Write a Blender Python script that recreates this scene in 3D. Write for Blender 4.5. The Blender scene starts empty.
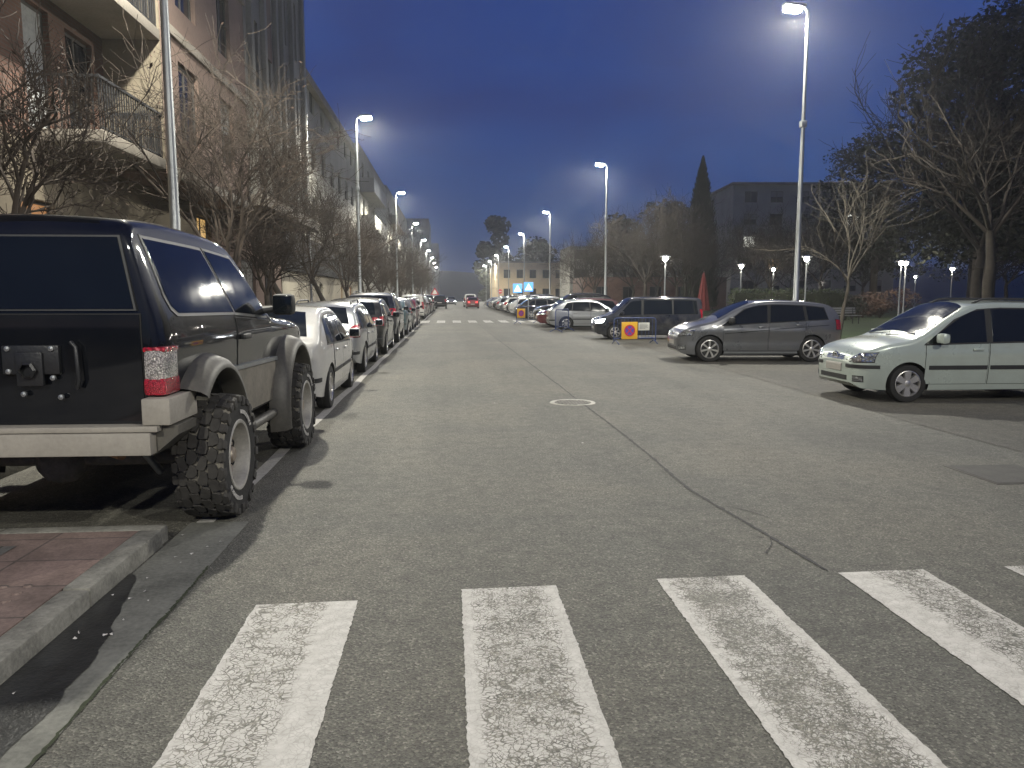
import bpy, bmesh, math, random
import numpy as np
from mathutils import Vector, Matrix, noise as mnoise
R = math.radians
S = bpy.context.scene
COL = S.collection
PI = math.pi

# ------------------------------------------------------------------ scene / camera / render
F_PX, CAM_H = 760.0, 1.6
pitch = math.atan(88 / 760); yaw = math.atan(62 / 760 * math.cos(pitch))
cd = bpy.data.cameras.new('camera'); cam = bpy.data.objects.new('camera', cd); COL.objects.link(cam)
cd.sensor_fit = 'HORIZONTAL'; cd.sensor_width = 36; cd.lens = 36 * F_PX / 1024
cd.clip_start = .05; cd.clip_end = 6000
cam.location = (0, 0, CAM_H); cam.rotation_euler = (PI / 2 - pitch, 0, -yaw)
S.camera = cam
S.view_settings.view_transform = 'Standard'; S.view_settings.look = 'None'
S.view_settings.exposure = 0.0; S.view_settings.gamma = 1; S.view_settings.use_curve_mapping = False
S.render.engine = 'CYCLES'
S.cycles.use_denoising = True
S.cycles.max_bounces = 6; S.cycles.diffuse_bounces = 3; S.cycles.glossy_bounces = 3
S.cycles.use_light_tree = True
S.cycles.use_adaptive_sampling = True; S.cycles.adaptive_threshold = .025
S.cycles.sample_clamp_indirect = 3.0; S.cycles.sample_clamp_direct = 0
S.cycles.caustics_reflective = False; S.cycles.caustics_refractive = False
S.render.filter_size = 1.9

# ------------------------------------------------------------------ materials
def new_mat(name):
    m = bpy.data.materials.new(name); m.use_nodes = True
    nt = m.node_tree; b = nt.nodes['Principled BSDF']
    return m, nt, b
def N(nt, t, **kw):
    n = nt.nodes.new(t)
    for k, v in kw.items():
        if k in n.inputs.keys(): n.inputs[k].default_value = v
        else: setattr(n, k, v)
    return n
def L(nt, a, b): nt.links.new(a, b)
def rgb(c): return (c[0], c[1], c[2], 1)
def mul(c, f): return (c[0] * f, c[1] * f, c[2] * f, 1)
def coords(nt, off=(0, 0, 0), world=False):
    if world: return N(nt, 'ShaderNodeNewGeometry').outputs['Position']
    tc = N(nt, 'ShaderNodeTexCoord')
    if off == (0, 0, 0): return tc.outputs['Object']
    mp = N(nt, 'ShaderNodeMapping'); mp.inputs['Location'].default_value = off
    L(nt, tc.outputs['Object'], mp.inputs['Vector']); return mp.outputs['Vector']
def tex(nt, co, scale, detail=4, rough=.55, dist=0):
    n = N(nt, 'ShaderNodeTexNoise'); n.inputs['Scale'].default_value = scale
    n.inputs['Detail'].default_value = detail; n.inputs['Roughness'].default_value = rough
    n.inputs['Distortion'].default_value = dist
    L(nt, co, n.inputs['Vector']); return n.outputs['Fac']
def ramp(nt, fac, stops):
    r = N(nt, 'ShaderNodeValToRGB'); e = r.color_ramp.elements
    while len(e) < len(stops): e.new(.5)
    for i, (p, c) in enumerate(stops):
        e[i].position = p; e[i].color = rgb(c) if hasattr(c, '__len__') else (c, c, c, 1)
    L(nt, fac, r.inputs['Fac']); return r.outputs['Color']
def mix(nt, fac, a, b, mode='MIX'):
    n = N(nt, 'ShaderNodeMix', data_type='RGBA', blend_type=mode)
    for s, v in ((0, fac), (6, a), (7, b)):
        if hasattr(v, 'node'): L(nt, v, n.inputs[s])
        elif s == 0: n.inputs[0].default_value = v
        else: n.inputs[s].default_value = rgb(v) if len(v) == 3 else v
    return n.outputs[2]
def math_(nt, op, a, b=None, clamp=False):
    n = N(nt, 'ShaderNodeMath', operation=op); n.use_clamp = clamp
    for i, v in enumerate((a, b)):
        if v is None: continue
        if hasattr(v, 'node'): L(nt, v, n.inputs[i])
        else: n.inputs[i].default_value = v
    return n.outputs[0]
def bump(nt, bsdf, h, strength=.4, dist=.01):
    b = N(nt, 'ShaderNodeBump'); b.inputs['Strength'].default_value = strength; b.inputs['Distance'].default_value = dist
    L(nt, h, b.inputs['Height']); L(nt, b.outputs['Normal'], bsdf.inputs['Normal'])

def rough_mat(name, c, var=.3, s1=1.5, s2=30, rough=.8, bmp=.3, metal=0, c2=None, bd=.01, world=False):
    m, nt, b = new_mat(name); co = coords(nt, world=world)
    a = tex(nt, co, s1, 5); d = tex(nt, co, s2, 3)
    f = math_(nt, 'ADD', math_(nt, 'MULTIPLY', a, .65), math_(nt, 'MULTIPLY', d, .35))
    lo = mul(c, 1 - var)[:3] if c2 is None else c2
    col = ramp(nt, f, [(.3, lo), (.7, mul(c, 1 + var * .6)[:3])])
    L(nt, col, b.inputs['Base Color']); b.inputs['Roughness'].default_value = rough; b.inputs['Metallic'].default_value = metal
    if bmp: bump(nt, b, d, bmp, bd)
    return m
def paint(name, c, metal=0.0, dust=.25, rough=.25):
    m, nt, b = new_mat(name); co = coords(nt)
    n = tex(nt, co, 2.2, 6, .65); n2 = tex(nt, co, 60, 2)
    f = math_(nt, 'MULTIPLY', ramp(nt, n, [(.42, 0), (.75, 1)]), dust, True)
    L(nt, mix(nt, f, c, (.22, .20, .17)), b.inputs['Base Color'])
    r = math_(nt, 'ADD', math_(nt, 'MULTIPLY', n, .22), rough - .06); L(nt, r, b.inputs['Roughness'])
    b.inputs['Metallic'].default_value = metal; b.inputs['Coat Weight'].default_value = 1; b.inputs['Specular IOR Level'].default_value = .06 if max(c) < .02 else .25
    rr = math_(nt, 'ADD', math_(nt, 'MULTIPLY', n, .07), .005); L(nt, rr, b.inputs['Coat Roughness'])
    return m
def glossy(name, c, rough=.06, metal=0, spec=.5):
    m, nt, b = new_mat(name); co = coords(nt)
    n = tex(nt, co, 5, 4)
    L(nt, mix(nt, ramp(nt, n, [(.45, 0), (.8, .35)]), c, mul(c, 1.6)), b.inputs['Base Color'])
    L(nt, math_(nt, 'ADD', math_(nt, 'MULTIPLY', n, .10), rough - .04), b.inputs['Roughness'])
    b.inputs['Metallic'].default_value = metal; b.inputs['Specular IOR Level'].default_value = spec
    return m
def lampglass(name, c, rough=.12, metal=.0, em=0, scale=45):
    m, nt, b = new_mat(name); co = coords(nt)
    v = N(nt, 'ShaderNodeTexVoronoi'); v.inputs['Scale'].default_value = scale; L(nt, co, v.inputs['Vector'])
    L(nt, mix(nt, ramp(nt, v.outputs['Distance'], [(.1, 0), (.7, 1)]), mul(c, 1.15), mul(c, .30)), b.inputs['Base Color'])
    b.inputs['Roughness'].default_value = rough; b.inputs['Metallic'].default_value = metal
    b.inputs['Coat Weight'].default_value = 1; b.inputs['Coat Roughness'].default_value = .03
    bump(nt, b, v.outputs['Distance'], .8, .01)
    if em:
        b.inputs['Emission Color'].default_value = rgb(c); b.inputs['Emission Strength'].default_value = em
    return m
def emit(name, c, s):
    m, nt, b = new_mat(name); b.inputs['Base Color'].default_value = rgb(c)
    b.inputs['Emission Color'].default_value = rgb(c); b.inputs['Emission Strength'].default_value = s
    return m
def lit_window(name, c, s):
    m, nt, b = new_mat(name); co = coords(nt)
    n = tex(nt, co, 2.0, 3)
    b.inputs['Base Color'].default_value = (.1, .1, .1, 1)
    L(nt, mix(nt, n, mul(c, .35), mul(c, 1.3)), b.inputs['Emission Color']); b.inputs['Emission Strength'].default_value = s
    b.inputs['Roughness'].default_value = .2
    return m

def asphalt_color(nt, co, base=(.104, .102, .087)):
    """speckled worn asphalt colour from world position"""
    v = N(nt, 'ShaderNodeTexVoronoi'); v.inputs['Scale'].default_value = 105; L(nt, co, v.inputs['Vector'])
    sp = N(nt, 'ShaderNodeSeparateColor'); L(nt, v.outputs['Color'], sp.inputs[0])
    fine = tex(nt, co, 160, 3, .7)
    mid = tex(nt, co, 7, 5, .6); big = tex(nt, co, .45, 5, .6, .6)
    stone = ramp(nt, sp.outputs[0], [(.0, .50), (.55, .97), (.86, 1.15), (1, 1.95)])
    f = mix(nt, 1, stone, ramp(nt, fine, [(.3, .68), (.7, 1.28)]), 'MULTIPLY')
    f = mix(nt, 1, f, ramp(nt, mid, [(.3, .78), (.7, 1.2)]), 'MULTIPLY')
    f = mix(nt, 1, f, ramp(nt, big, [(.32, .82), (.68, 1.18)]), 'MULTIPLY')
    # dark oil spots and light specks of dried gum
    spots = N(nt, 'ShaderNodeTexVoronoi'); spots.inputs['Scale'].default_value = 1.3; L(nt, co, spots.inputs['Vector'])
    dn = math_(nt, 'ADD', spots.outputs['Distance'], math_(nt, 'MULTIPLY', tex(nt, co, 14, 3), .12))
    f = mix(nt, 1, f, ramp(nt, dn, [(.075, .45), (.115, 1)]), 'MULTIPLY')
    # longitudinal wear: slightly paler wheel tracks along the street
    x = N(nt, 'ShaderNodeSeparateXYZ'); L(nt, co, x.inputs[0])
    st = N(nt, 'ShaderNodeCombineXYZ'); L(nt, math_(nt, 'MULTIPLY', x.outputs[0], .9), st.inputs[0]); L(nt, math_(nt, 'MULTIPLY', x.outputs[1], .03), st.inputs[1])
    streak = tex(nt, st.outputs[0], 1.6, 4)
    f = mix(nt, 1, f, ramp(nt, streak, [(.3, .86), (.7, 1.14)]), 'MULTIPLY')
    col = mix(nt, 1, base, f, 'MULTIPLY')
    col = mix(nt, ramp(nt, big, [(.4, 0), (.75, .35)]), col, mix(nt, 1, col, (1.16, 1.0, .82), 'MULTIPLY'))
    return col, v.outputs['Distance'], fine
def asphalt(name, base=(.104, .102, .087), rough=.72):
    m, nt, b = new_mat(name); co = coords(nt, world=True)
    col, d, fine = asphalt_color(nt, co, base)
    L(nt, col, b.inputs['Base Color'])
    L(nt, math_(nt, 'ADD', math_(nt, 'MULTIPLY', fine, .3), rough - .15), b.inputs['Roughness'])
    h = math_(nt, 'ADD', d, math_(nt, 'MULTIPLY', fine, .6)); bump(nt, b, h, .55, .012)
    return m
def zebra_mat(name, off, wear, edge, side=0.0, cs=8):
    """worn crackled road paint: wear = how bare the middle is, edge = intact margin, side = shift of the intact part"""
    m, nt, b = new_mat(name); co = coords(nt, world=True); ob = coords(nt)
    acol, d, fine = asphalt_color(nt, co)
    mp = N(nt, 'ShaderNodeMapping'); mp.inputs['Location'].default_value = off; L(nt, ob, mp.inputs['Vector']); oc = mp.outputs['Vector']
    warp = N(nt, 'ShaderNodeTexNoise'); warp.inputs['Scale'].default_value = 6; warp.inputs['Detail'].default_value = 4; L(nt, oc, warp.inputs['Vector'])
    wv = N(nt, 'ShaderNodeVectorMath', operation='MULTIPLY_ADD'); L(nt, warp.outputs['Color'], wv.inputs[0]); wv.inputs[1].default_value = (.12, .12, 0); L(nt, oc, wv.inputs[2])
    def crack(scale, w):
        v = N(nt, 'ShaderNodeTexVoronoi', feature='DISTANCE_TO_EDGE'); v.inputs['Scale'].default_value = scale; L(nt, wv.outputs[0], v.inputs['Vector'])
        q = math_(nt, 'DIVIDE', v.outputs['Distance'], ramp(nt, tex(nt, oc, 5.5 if scale < 20 else 11, 3), [(.34, .12), (.66, 1.5)]))
        return ramp(nt, q, [(w * .45, 0), (w, 1)])
    c1 = crack(cs, .050); c2 = crack(44, .10)
    # strength of wear across the stripe
    x = N(nt, 'ShaderNodeSeparateXYZ'); L(nt, ob, x.inputs[0])
    u = math_(nt, 'ABSOLUTE', math_(nt, 'ADD', x.outputs[0], side))
    uu = math_(nt, 'ADD', u, math_(nt, 'MULTIPLY', tex(nt, oc, 9, 4), .10))
    mid = ramp(nt, uu, [(edge, 1), (edge + .085, 0)])      # 1 in the bare middle
    patch = tex(nt, oc, 3.2, 4, .6); fleck = tex(nt, oc, 78, 3, .75, .6); fl2 = tex(nt, oc, 30, 5, .7, .8)
    w = math_(nt, 'MULTIPLY', math_(nt, 'MULTIPLY', mid, ramp(nt, patch, [(.25, .45), (.7, 1)])), wear)
    lvl = math_(nt, 'ADD', math_(nt, 'MULTIPLY', fleck, .62), math_(nt, 'MULTIPLY', fl2, .38))
    thr = math_(nt, 'ADD', math_(nt, 'MULTIPLY', w, .33), .27)
    keep = ramp(nt, math_(nt, 'ADD', math_(nt, 'MULTIPLY', math_(nt, 'SUBTRACT', lvl, thr), 9), .5), [(0, 0), (1, 1)])
    cr = mix(nt, ramp(nt, mid, [(0, .25), (.5, .95)]), (1, 1, 1), c2)
    cr = mix(nt, 1, cr, mix(nt, math_(nt, 'MULTIPLY', ramp(nt, patch, [(.32, .4), (.55, 1)]), ramp(nt, mid, [(0, .10), (.35, 1)])), (1, 1, 1), c1), 'MULTIPLY')
    keep = mix(nt, 1, keep, cr, 'MULTIPLY')
    # frayed rim
    dirt = tex(nt, oc, 16, 5)
    pc = ramp(nt, dirt, [(.3, (.36, .345, .32)), (.7, (.50, .485, .455))])
    L(nt, mix(nt, keep, mix(nt, 1, acol, (1.15, 1.13, 1.1), 'MULTIPLY'), pc), b.inputs['Base Color'])
    b.inputs['Roughness'].default_value = .62
    h = math_(nt, 'ADD', math_(nt, 'MULTIPLY', fine, .5), math_(nt, 'MULTIPLY', keep, .6)); bump(nt, b, h, .35, .006)
    return m

M = {}
M['asphalt'] = asphalt('asphalt')
M['asphalt_bay'] = asphalt('asphalt_bay', (.086, .082, .068))
M['seam'] = rough_mat('seam_tar', (.022, .022, .022), .4, 6, 60, .75, .3)
M['line'] = zebra_mat('line_paint', (3, 1, 0), .55, .2)
M['soil'] = rough_mat('soil', (.055, .045, .03), .4, .4, 12, .95, .5)
M['grass'] = rough_mat('lawn', (.035, .062, .018), .4, .5, 45, .95, .7, c2=(.022, .035, .010), bd=.03)
M['concrete'] = rough_mat('gutter_concrete', (.165, .165, .145), .6, 2.2, 40, .85, .3)
M['kerb'] = rough_mat('kerb_stone', (.26, .252, .215), .6, 5.5, 45, .88, .5)
M['moss'] = rough_mat('moss', (.032, .040, .018), .5, 8, 60, .95, .6)
M['wet'] = rough_mat('wet_patch', (.026, .027, .028), .6, 7, 50, .30, .25)
M['darkiron'] = rough_mat('dark_iron', (.06, .057, .05), .4, 6, 70, .7, .5)
M['litter'] = rough_mat('litter', (.55, .53, .5), .2, 20, 60, .8, 0)
M['iron'] = rough_mat('cast_iron', (.30, .29, .25), .45, 6, 70, .5, .5, .15)
M['galv'] = rough_mat('galvanised_steel', (.33, .345, .35), .18, 3, 30, .42, .1, .75)
M['black'] = rough_mat('black_plastic', (.018, .018, .019), .3, 4, 50, .55, .15)
M['rubber'] = rough_mat('tyre_rubber', (.016, .0155, .015), .35, 5, 45, .85, .3)
M['mudrubber'] = rough_mat('dusty_rubber', (.115, .105, .09), .5, 9, 40, .9, .4, c2=(.045, .042, .038))
M['glass'] = glossy('car_glass', (.006, .008, .010), .055)
M['trim'] = rough_mat('rubber_seal', (.008, .008, .008), .2, 5, 50, .6, 0)
M['alloy'] = rough_mat('alloy', (.62, .60, .57), .25, 4, 40, .32, 0, .85)
M['dirtyalloy'] = rough_mat('dirty_alloy', (.36, .32, .27), .45, 7, 40, .5, .2, .55, c2=(.16, .11, .075))
M['chrome'] = glossy('chrome', (.7, .7, .7), .1, 1)
M['headlight'] = lampglass('headlight_glass', (.80, .83, .86), .08, .85, scale=20)
M['redlamp'] = lampglass('red_lamp', (.55, .012, .03), .15)
M['redlit'] = emit('red_lamp_lit', (1, .06, .05), 3.0)
M['clearlamp'] = lampglass('clear_lamp', (.66, .61, .57), .15, .3, scale=95)
M['amber'] = lampglass('amber_lamp', (.6, .22, .02), .15)
M['beam'] = emit('headlight_beam', (.92, .97, 1), 25)
M['plate'] = rough_mat('number_plate', (.30, .285, .26), .08, 6, 40, .5, 0)
M['bark'] = rough_mat('bark', (.055, .046, .038), .45, 7, 60, .95, .8)
M['twig'] = rough_mat('twig', (.058, .044, .034), .4, 3, 20, .95, 0)
M['parktwig'] = rough_mat('park_twig', (.036, .029, .023), .4, 3, 20, .95, 0)
M['parkbark'] = rough_mat('park_bark', (.045, .038, .031), .45, 7, 60, .95, .8)
M['palebark'] = rough_mat('pale_bark', (.085, .074, .058), .4, 6, 50, .95, .6)
M['dryleaf'] = rough_mat('dry_leaf', (.05, .03, .02), .45, 4, 20, .95, 0)
M['evergreen'] = rough_mat('evergreen_leaf', (.030, .034, .020), .5, 1.1, 9, .9, 0)
M['bush'] = rough_mat('bush_leaf', (.045, .06, .025), .5, 1.5, 9, .9, 0)
M['redbush'] = rough_mat('russet_leaf', (.065, .038, .026), .4, 1.5, 9, .9, 0)
M['lens'] = emit('street_lamp_lens', (.95, .98, .95), 260)
M['parklens'] = emit('park_lamp_lens', (1.0, .93, .82), 55)
M['hill'] = rough_mat('wooded_hill', (.022, .028, .022), .5, .02, .2, 1, 0, world=True)

def tiles_mat(name, c1, c2, mort, scale, bw=.3, rh=.3):
    m, nt, b = new_mat(name); co = coords(nt, world=True)
    br = N(nt, 'ShaderNodeTexBrick'); br.offset = .0; br.squash = 1
    br.inputs['Color1'].default_value = rgb(c1); br.inputs['Color2'].default_value = rgb(c2); br.inputs['Mortar'].default_value = rgb(mort)
    br.inputs['Scale'].default_value = scale; br.inputs['Mortar Size'].default_value = .008; br.inputs['Brick Width'].default_value = bw; br.inputs['Row Height'].default_value = rh
    L(nt, co, br.inputs['Vector'])
    n = tex(nt, co, 3, 5, .65); n2 = tex(nt, co, 55, 3)
    c = mix(nt, 1, br.outputs['Color'], ramp(nt, n, [(.3, .55), (.7, 1.25)]), 'MULTIPLY')
    c = mix(nt, 1, c, ramp(nt, n2, [(.3, .8), (.7, 1.15)]), 'MULTIPLY')
    L(nt, c, b.inputs['Base Color']); b.inputs['Roughness'].default_value = .8
    bump(nt, b, math_(nt, 'ADD', br.outputs['Fac'], math_(nt, 'MULTIPLY', n2, -.6)), -.3, .006)
    return m
M['redtile'] = tiles_mat('red_paving', (.27, .195, .165), (.24, .178, .152), (.13, .105, .092), 1, .62, .40)
M['greytile'] = tiles_mat('grey_paving', (.20, .195, .18), (.18, .172, .16), (.07, .068, .06), 1)
def wallbrick(name, c1, c2, mort):
    m, nt, b = new_mat(name); co = coords(nt, world=True)
    x = N(nt, 'ShaderNodeSeparateXYZ'); L(nt, co, x.inputs[0]); cb = N(nt, 'ShaderNodeCombineXYZ')
    L(nt, math_(nt, 'ADD', x.outputs[0], x.outputs[1]), cb.inputs[0]); L(nt, x.outputs[2], cb.inputs[1])
    br = N(nt, 'ShaderNodeTexBrick'); br.inputs['Scale'].default_value = 1; br.inputs['Brick Width'].default_value = .25; br.inputs['Row Height'].default_value = .07
    br.inputs['Mortar Size'].default_value = .008
    br.inputs['Color1'].default_value = rgb(c1); br.inputs['Color2'].default_value = rgb(c2); br.inputs['Mortar'].default_value = rgb(mort)
    L(nt, cb.outputs[0], br.inputs['Vector']); n = tex(nt, co, .8, 5, .6)
    L(nt, mix(nt, 1, br.outputs['Color'], ramp(nt, n, [(.3, .65), (.7, 1.2)]), 'MULTIPLY'), b.inputs['Base Color']); b.inputs['Roughness'].default_value = .9
    return m
M['brick'] = wallbrick('red_brick', (.145, .075, .055), (.12, .064, .047), (.12, .10, .085))
M['render'] = rough_mat('wall_render', (.27, .26, .23), .25, .5, 14, .9, .15, world=True)
M['greywall'] = rough_mat('grey_wall', (.27, .26, .23), .25, .5, 14, .9, .15, world=True)
M['pinkwall'] = rough_mat('pink_wall', (.205, .145, .118), .25, .6, 14, .9, .15, world=True)
M['beige'] = rough_mat('beige_wall', (.20, .17, .125), .25, .6, 14, .9, .15, world=True)
M['cream'] = rough_mat('cream_wall', (.42, .38, .30), .22, .6, 14, .9, .15, world=True)
M['darkwall'] = rough_mat('dark_panel', (.045, .045, .045), .3, .6, 14, .7, .1, world=True)
M['white'] = rough_mat('white_paint', (.30, .295, .28), .15, 1, 20, .7, .1)
M['slab'] = rough_mat('balcony_slab', (.25, .225, .19), .3, 1.2, 20, .9, .2)
M['rail'] = rough_mat('dark_railing', (.03, .03, .032), .3, 3, 30, .5, 0, .3)
M['frame'] = rough_mat('window_frame', (.06, .055, .05), .3, 3, 30, .6, 0)
M['pane'] = glossy('window_pane', (.012, .014, .018), .08)
M['shutter'] = rough_mat('shutter', (.20, .195, .18), .2, 2, 25, .8, .1)
M['curtain'] = rough_mat('pale_curtain', (.32, .33, .33), .25, 5, 20, .9, 0)
M['warm'] = lit_window('warm_lit', (1, .62, .22), .8)
M['orange'] = lit_window('orange_lit', (1, .45, .15), .38)
M['whitelit'] = lit_window('white_lit', (.95, .95, .85), 1.6)
M['bluebar'] = rough_mat('blue_barrier_paint', (.025, .05, .16), .3, 4, 30, .45, .1, .1)
M['yellow'] = rough_mat('yellow_sign', (.72, .40, .03), .1, 4, 30, .5, 0)
M['signblue'] = rough_mat('sign_blue', (.10, .07, .36), .1, 4, 30, .5, 0)
M['signred'] = rough_mat('sign_red', (.50, .03, .05), .1, 4, 30, .5, 0)
M['paper'] = rough_mat('paper', (.60, .60, .55), .08, 4, 30, .8, 0)
M['ink'] = rough_mat('ink', (.06, .06, .07), .1, 4, 30, .8, 0)
M['litblue'] = emit('backlit_blue', (.12, .38, .85), .9)
M['litwhite'] = emit('backlit_white', (.85, .95, 1), 1.3)
M['redcloth'] = rough_mat('red_canvas', (.11, .014, .013), .3, 4, 30, .9, .1)
M['stone'] = rough_mat('school_stone', (.58, .46, .29), .25, .4, 8, .9, .1, world=True)
PAINTS = dict(black=(.006, .007, .010), white=(.56, .55, .52), silver=(.36, .37, .38), grey=(.15, .155, .165), green=(.40, .45, .41),
              navy=(.008, .011, .020), dark=(.012, .013, .015), red=(.17, .02, .022), blue=(.03, .07, .17), beige=(.30, .27, .22), wine=(.10, .015, .02), teal=(.05, .10, .11))
for k, c in PAINTS.items(): M['p_' + k] = paint('paint_' + k, c, .55 if k in ('silver', 'grey') else (.25 if k == 'green' else 0))
M['p_black'] = paint('paint_black_muddy', (.0035, .0045, .007), 0, .025, .35)
M['mudpanel'] = rough_mat('dusty_cladding', (.20, .18, .145), .45, 4, 30, .7, .15)
M['flare'] = rough_mat('dusty_flare', (.098, .092, .078), .4, 4, 30, .5, .1)
M['bumper'] = rough_mat('painted_steel_bumper', (.34, .315, .27), .22, 2.5, 40, .6, .1)

# ------------------------------------------------------------------ mesh builder
class MB:
    def __init__(s): s.v = []; s.f = []; s.m = []
    def add(s, vs, fs, mi=0):
        o = len(s.v); s.v += [tuple(v) for v in vs]; s.f += [tuple(i + o for i in f) for f in fs]; s.m += [mi] * len(fs)
    def box(s, x0, x1, y0, y1, z0, z1, mi=0, T=None):
        vs = [Vector(p) for p in ((x0, y0, z0), (x1, y0, z0), (x1, y1, z0), (x0, y1, z0), (x0, y0, z1), (x1, y0, z1), (x1, y1, z1), (x0, y1, z1))]
        if T is not None: vs = [T @ v for v in vs]
        s.add(vs, [(0, 3, 2, 1), (4, 5, 6, 7), (0, 1, 5, 4), (1, 2, 6, 5), (2, 3, 7, 6), (3, 0, 4, 7)], mi)
    def cbox(s, x0, x1, y0, y1, z0, z1, c=.01, mi=0, T=None):
        """box with chamfered edges"""
        b = bmesh.new(); bmesh.ops.create_cube(b, size=1)
        for v in b.verts: v.co = Vector(((x0 + x1) / 2 + v.co.x * (x1 - x0), (y0 + y1) / 2 + v.co.y * (y1 - y0), (z0 + z1) / 2 + v.co.z * (z1 - z0)))
        c = min(c, (x1 - x0) * .45, (y1 - y0) * .45, (z1 - z0) * .45)
        bmesh.ops.bevel(b, geom=list(b.edges), offset=c, segments=2, affect='EDGES', profile=.6)
        s.bm(b, mi, T)
    def bm(s, b, mi=0, T=None):
        b.verts.index_update(); vs = [(T @ v.co if T is not None else v.co.copy()) for v in b.verts]
        s.add(vs, [[v.index for v in f.verts] for f in b.faces], mi); b.free()
    def tube(s, pts, rad, n=8, mi=0, cap=True):
        pts = [Vector(p) for p in pts]; k = len(pts)
        if not hasattr(rad, '__len__'): rad = [rad] * k
        vs = []; fs = []; ref = None
        for i, p in enumerate(pts):
            d = (pts[min(i + 1, k - 1)] - pts[max(i - 1, 0)])
            d = d.normalized() if d.length > 1e-9 else Vector((0, 0, 1))
            if ref is None: ref = Vector((1, 0, 0)) if abs(d.x) < .8 else Vector((0, 1, 0))
            a = (ref - d * ref.dot(d)).normalized(); b = d.cross(a); ref = a
            vs += [p + (a * math.cos(2 * PI * j / n) + b * math.sin(2 * PI * j / n)) * rad[i] for j in range(n)]
        for i in range(k - 1):
            for j in range(n):
                fs.append((i * n + j, i * n + (j + 1) % n, (i + 1) * n + (j + 1) % n, (i + 1) * n + j))
        if cap: fs.append(tuple(range(n - 1, -1, -1))); fs.append(tuple(range((k - 1) * n, k * n)))
        s.add(vs, fs, mi)
    def lathe(s, prof, n=24, axis='z', mi=0, T=None, closed=False):
        """prof: (r, h) pairs; axis of revolution x or z"""
        vs = []; fs = []; k = len(prof)
        for j in range(n):
            a = 2 * PI * j / n
            for r, h in prof:
                p = Vector((h, r * math.cos(a), r * math.sin(a))) if axis == 'x' else Vector((r * math.cos(a), r * math.sin(a), h))
                vs.append(T @ p if T is not None else p)
        for j in range(n):
            for i in range(k - 1 + (1 if closed else 0)):
                i2 = (i + 1) % k; j2 = (j + 1) % n
                fs.append((j * k + i, j * k + i2, j2 * k + i2, j2 * k + i))
        s.add(vs, fs, mi)
    def prism(s, poly, a0, a1, axis='y', mi=0, T=None):
        """poly in the two other axes (x,z for axis y; y,z for x; x,y for z)"""
        def P(p, a): return Vector((p[0], a, p[1])) if axis == 'y' else (Vector((a, p[0], p[1])) if axis == 'x' else Vector((p[0], p[1], a)))
        n = len(poly); vs = [P(p, a0) for p in poly] + [P(p, a1) for p in poly]
        if T is not None: vs = [T @ v for v in vs]
        fs = [tuple(range(n)), tuple(range(2 * n - 1, n - 1, -1))] + [(i, i + n, (i + 1) % n + n, (i + 1) % n) for i in range(n)]
        s.add(vs, fs, mi)
    def grid(s, pts, mi=0, flip=False):
        """pts[i][j]"""
        r = len(pts); c = len(pts[0]); vs = [p for row in pts for p in row]; fs = []
        for i in range(r - 1):
            for j in range(c - 1):
                q = (i * c + j, i * c + j + 1, (i + 1) * c + j + 1, (i + 1) * c + j); fs.append(q[::-1] if flip else q)
        s.add(vs, fs, mi)
    def mesh(s, name, mats, smooth=None, fixn=True):
        me = bpy.data.meshes.new(name); me.from_pydata(s.v, [], s.f)
        if not hasattr(mats, '__len__'): mats = [mats]
        for m in mats: me.materials.append(m)
        me.polygons.foreach_set('material_index', s.m)
        if fixn:
            b = bmesh.new(); b.from_mesh(me); bmesh.ops.recalc_face_normals(b, faces=b.faces); b.to_mesh(me); b.free()
        if smooth is not None:
            me.polygons.foreach_set('use_smooth', [True] * len(me.polygons)); me.set_sharp_from_angle(angle=R(smooth))
        me.update(); return me
    def build(s, name, mats, parent=None, smooth=None, fixn=True):
        return link(name, s.mesh(name, mats, smooth, fixn), parent)
def link(name, data, parent=None):
    o = bpy.data.objects.new(name, data); COL.objects.link(o)
    if parent is not None: o.parent = parent; KIDS.setdefault(parent.name, []).append(o)
    return o
def tag(o, label=None, cat=None, group=None, kind=None):
    if label: o['label'] = label
    if cat: o['category'] = cat
    if group: o['group'] = group
    if kind: o['kind'] = kind
    return o
def thing(name, label, cat, loc=(0, 0, 0), rz=0, group=None):
    o = link(name, None); o.location = loc; o.rotation_euler = (0, 0, rz); tag(o, label, cat, group); return o
def struct(name, mb, mats, **kw): return tag(mb.build(name, mats, **kw), kind='structure')
KIDS = {}
def kids(o): return list(KIDS.get(o.name, ()))
def copy_tree(o, parent=None, swap=None):
    c = o.copy(); COL.objects.link(c)
    if parent is not None: c.parent = parent; KIDS.setdefault(parent.name, []).append(c)
    if swap and c.type == 'MESH':
        for i, sl in enumerate(c.material_slots):
            if sl.material in swap: nm = swap[sl.material]; sl.link = 'OBJECT'; sl.material = nm
    for ch in kids(o): copy_tree(ch, c, swap)
    return c
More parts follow.
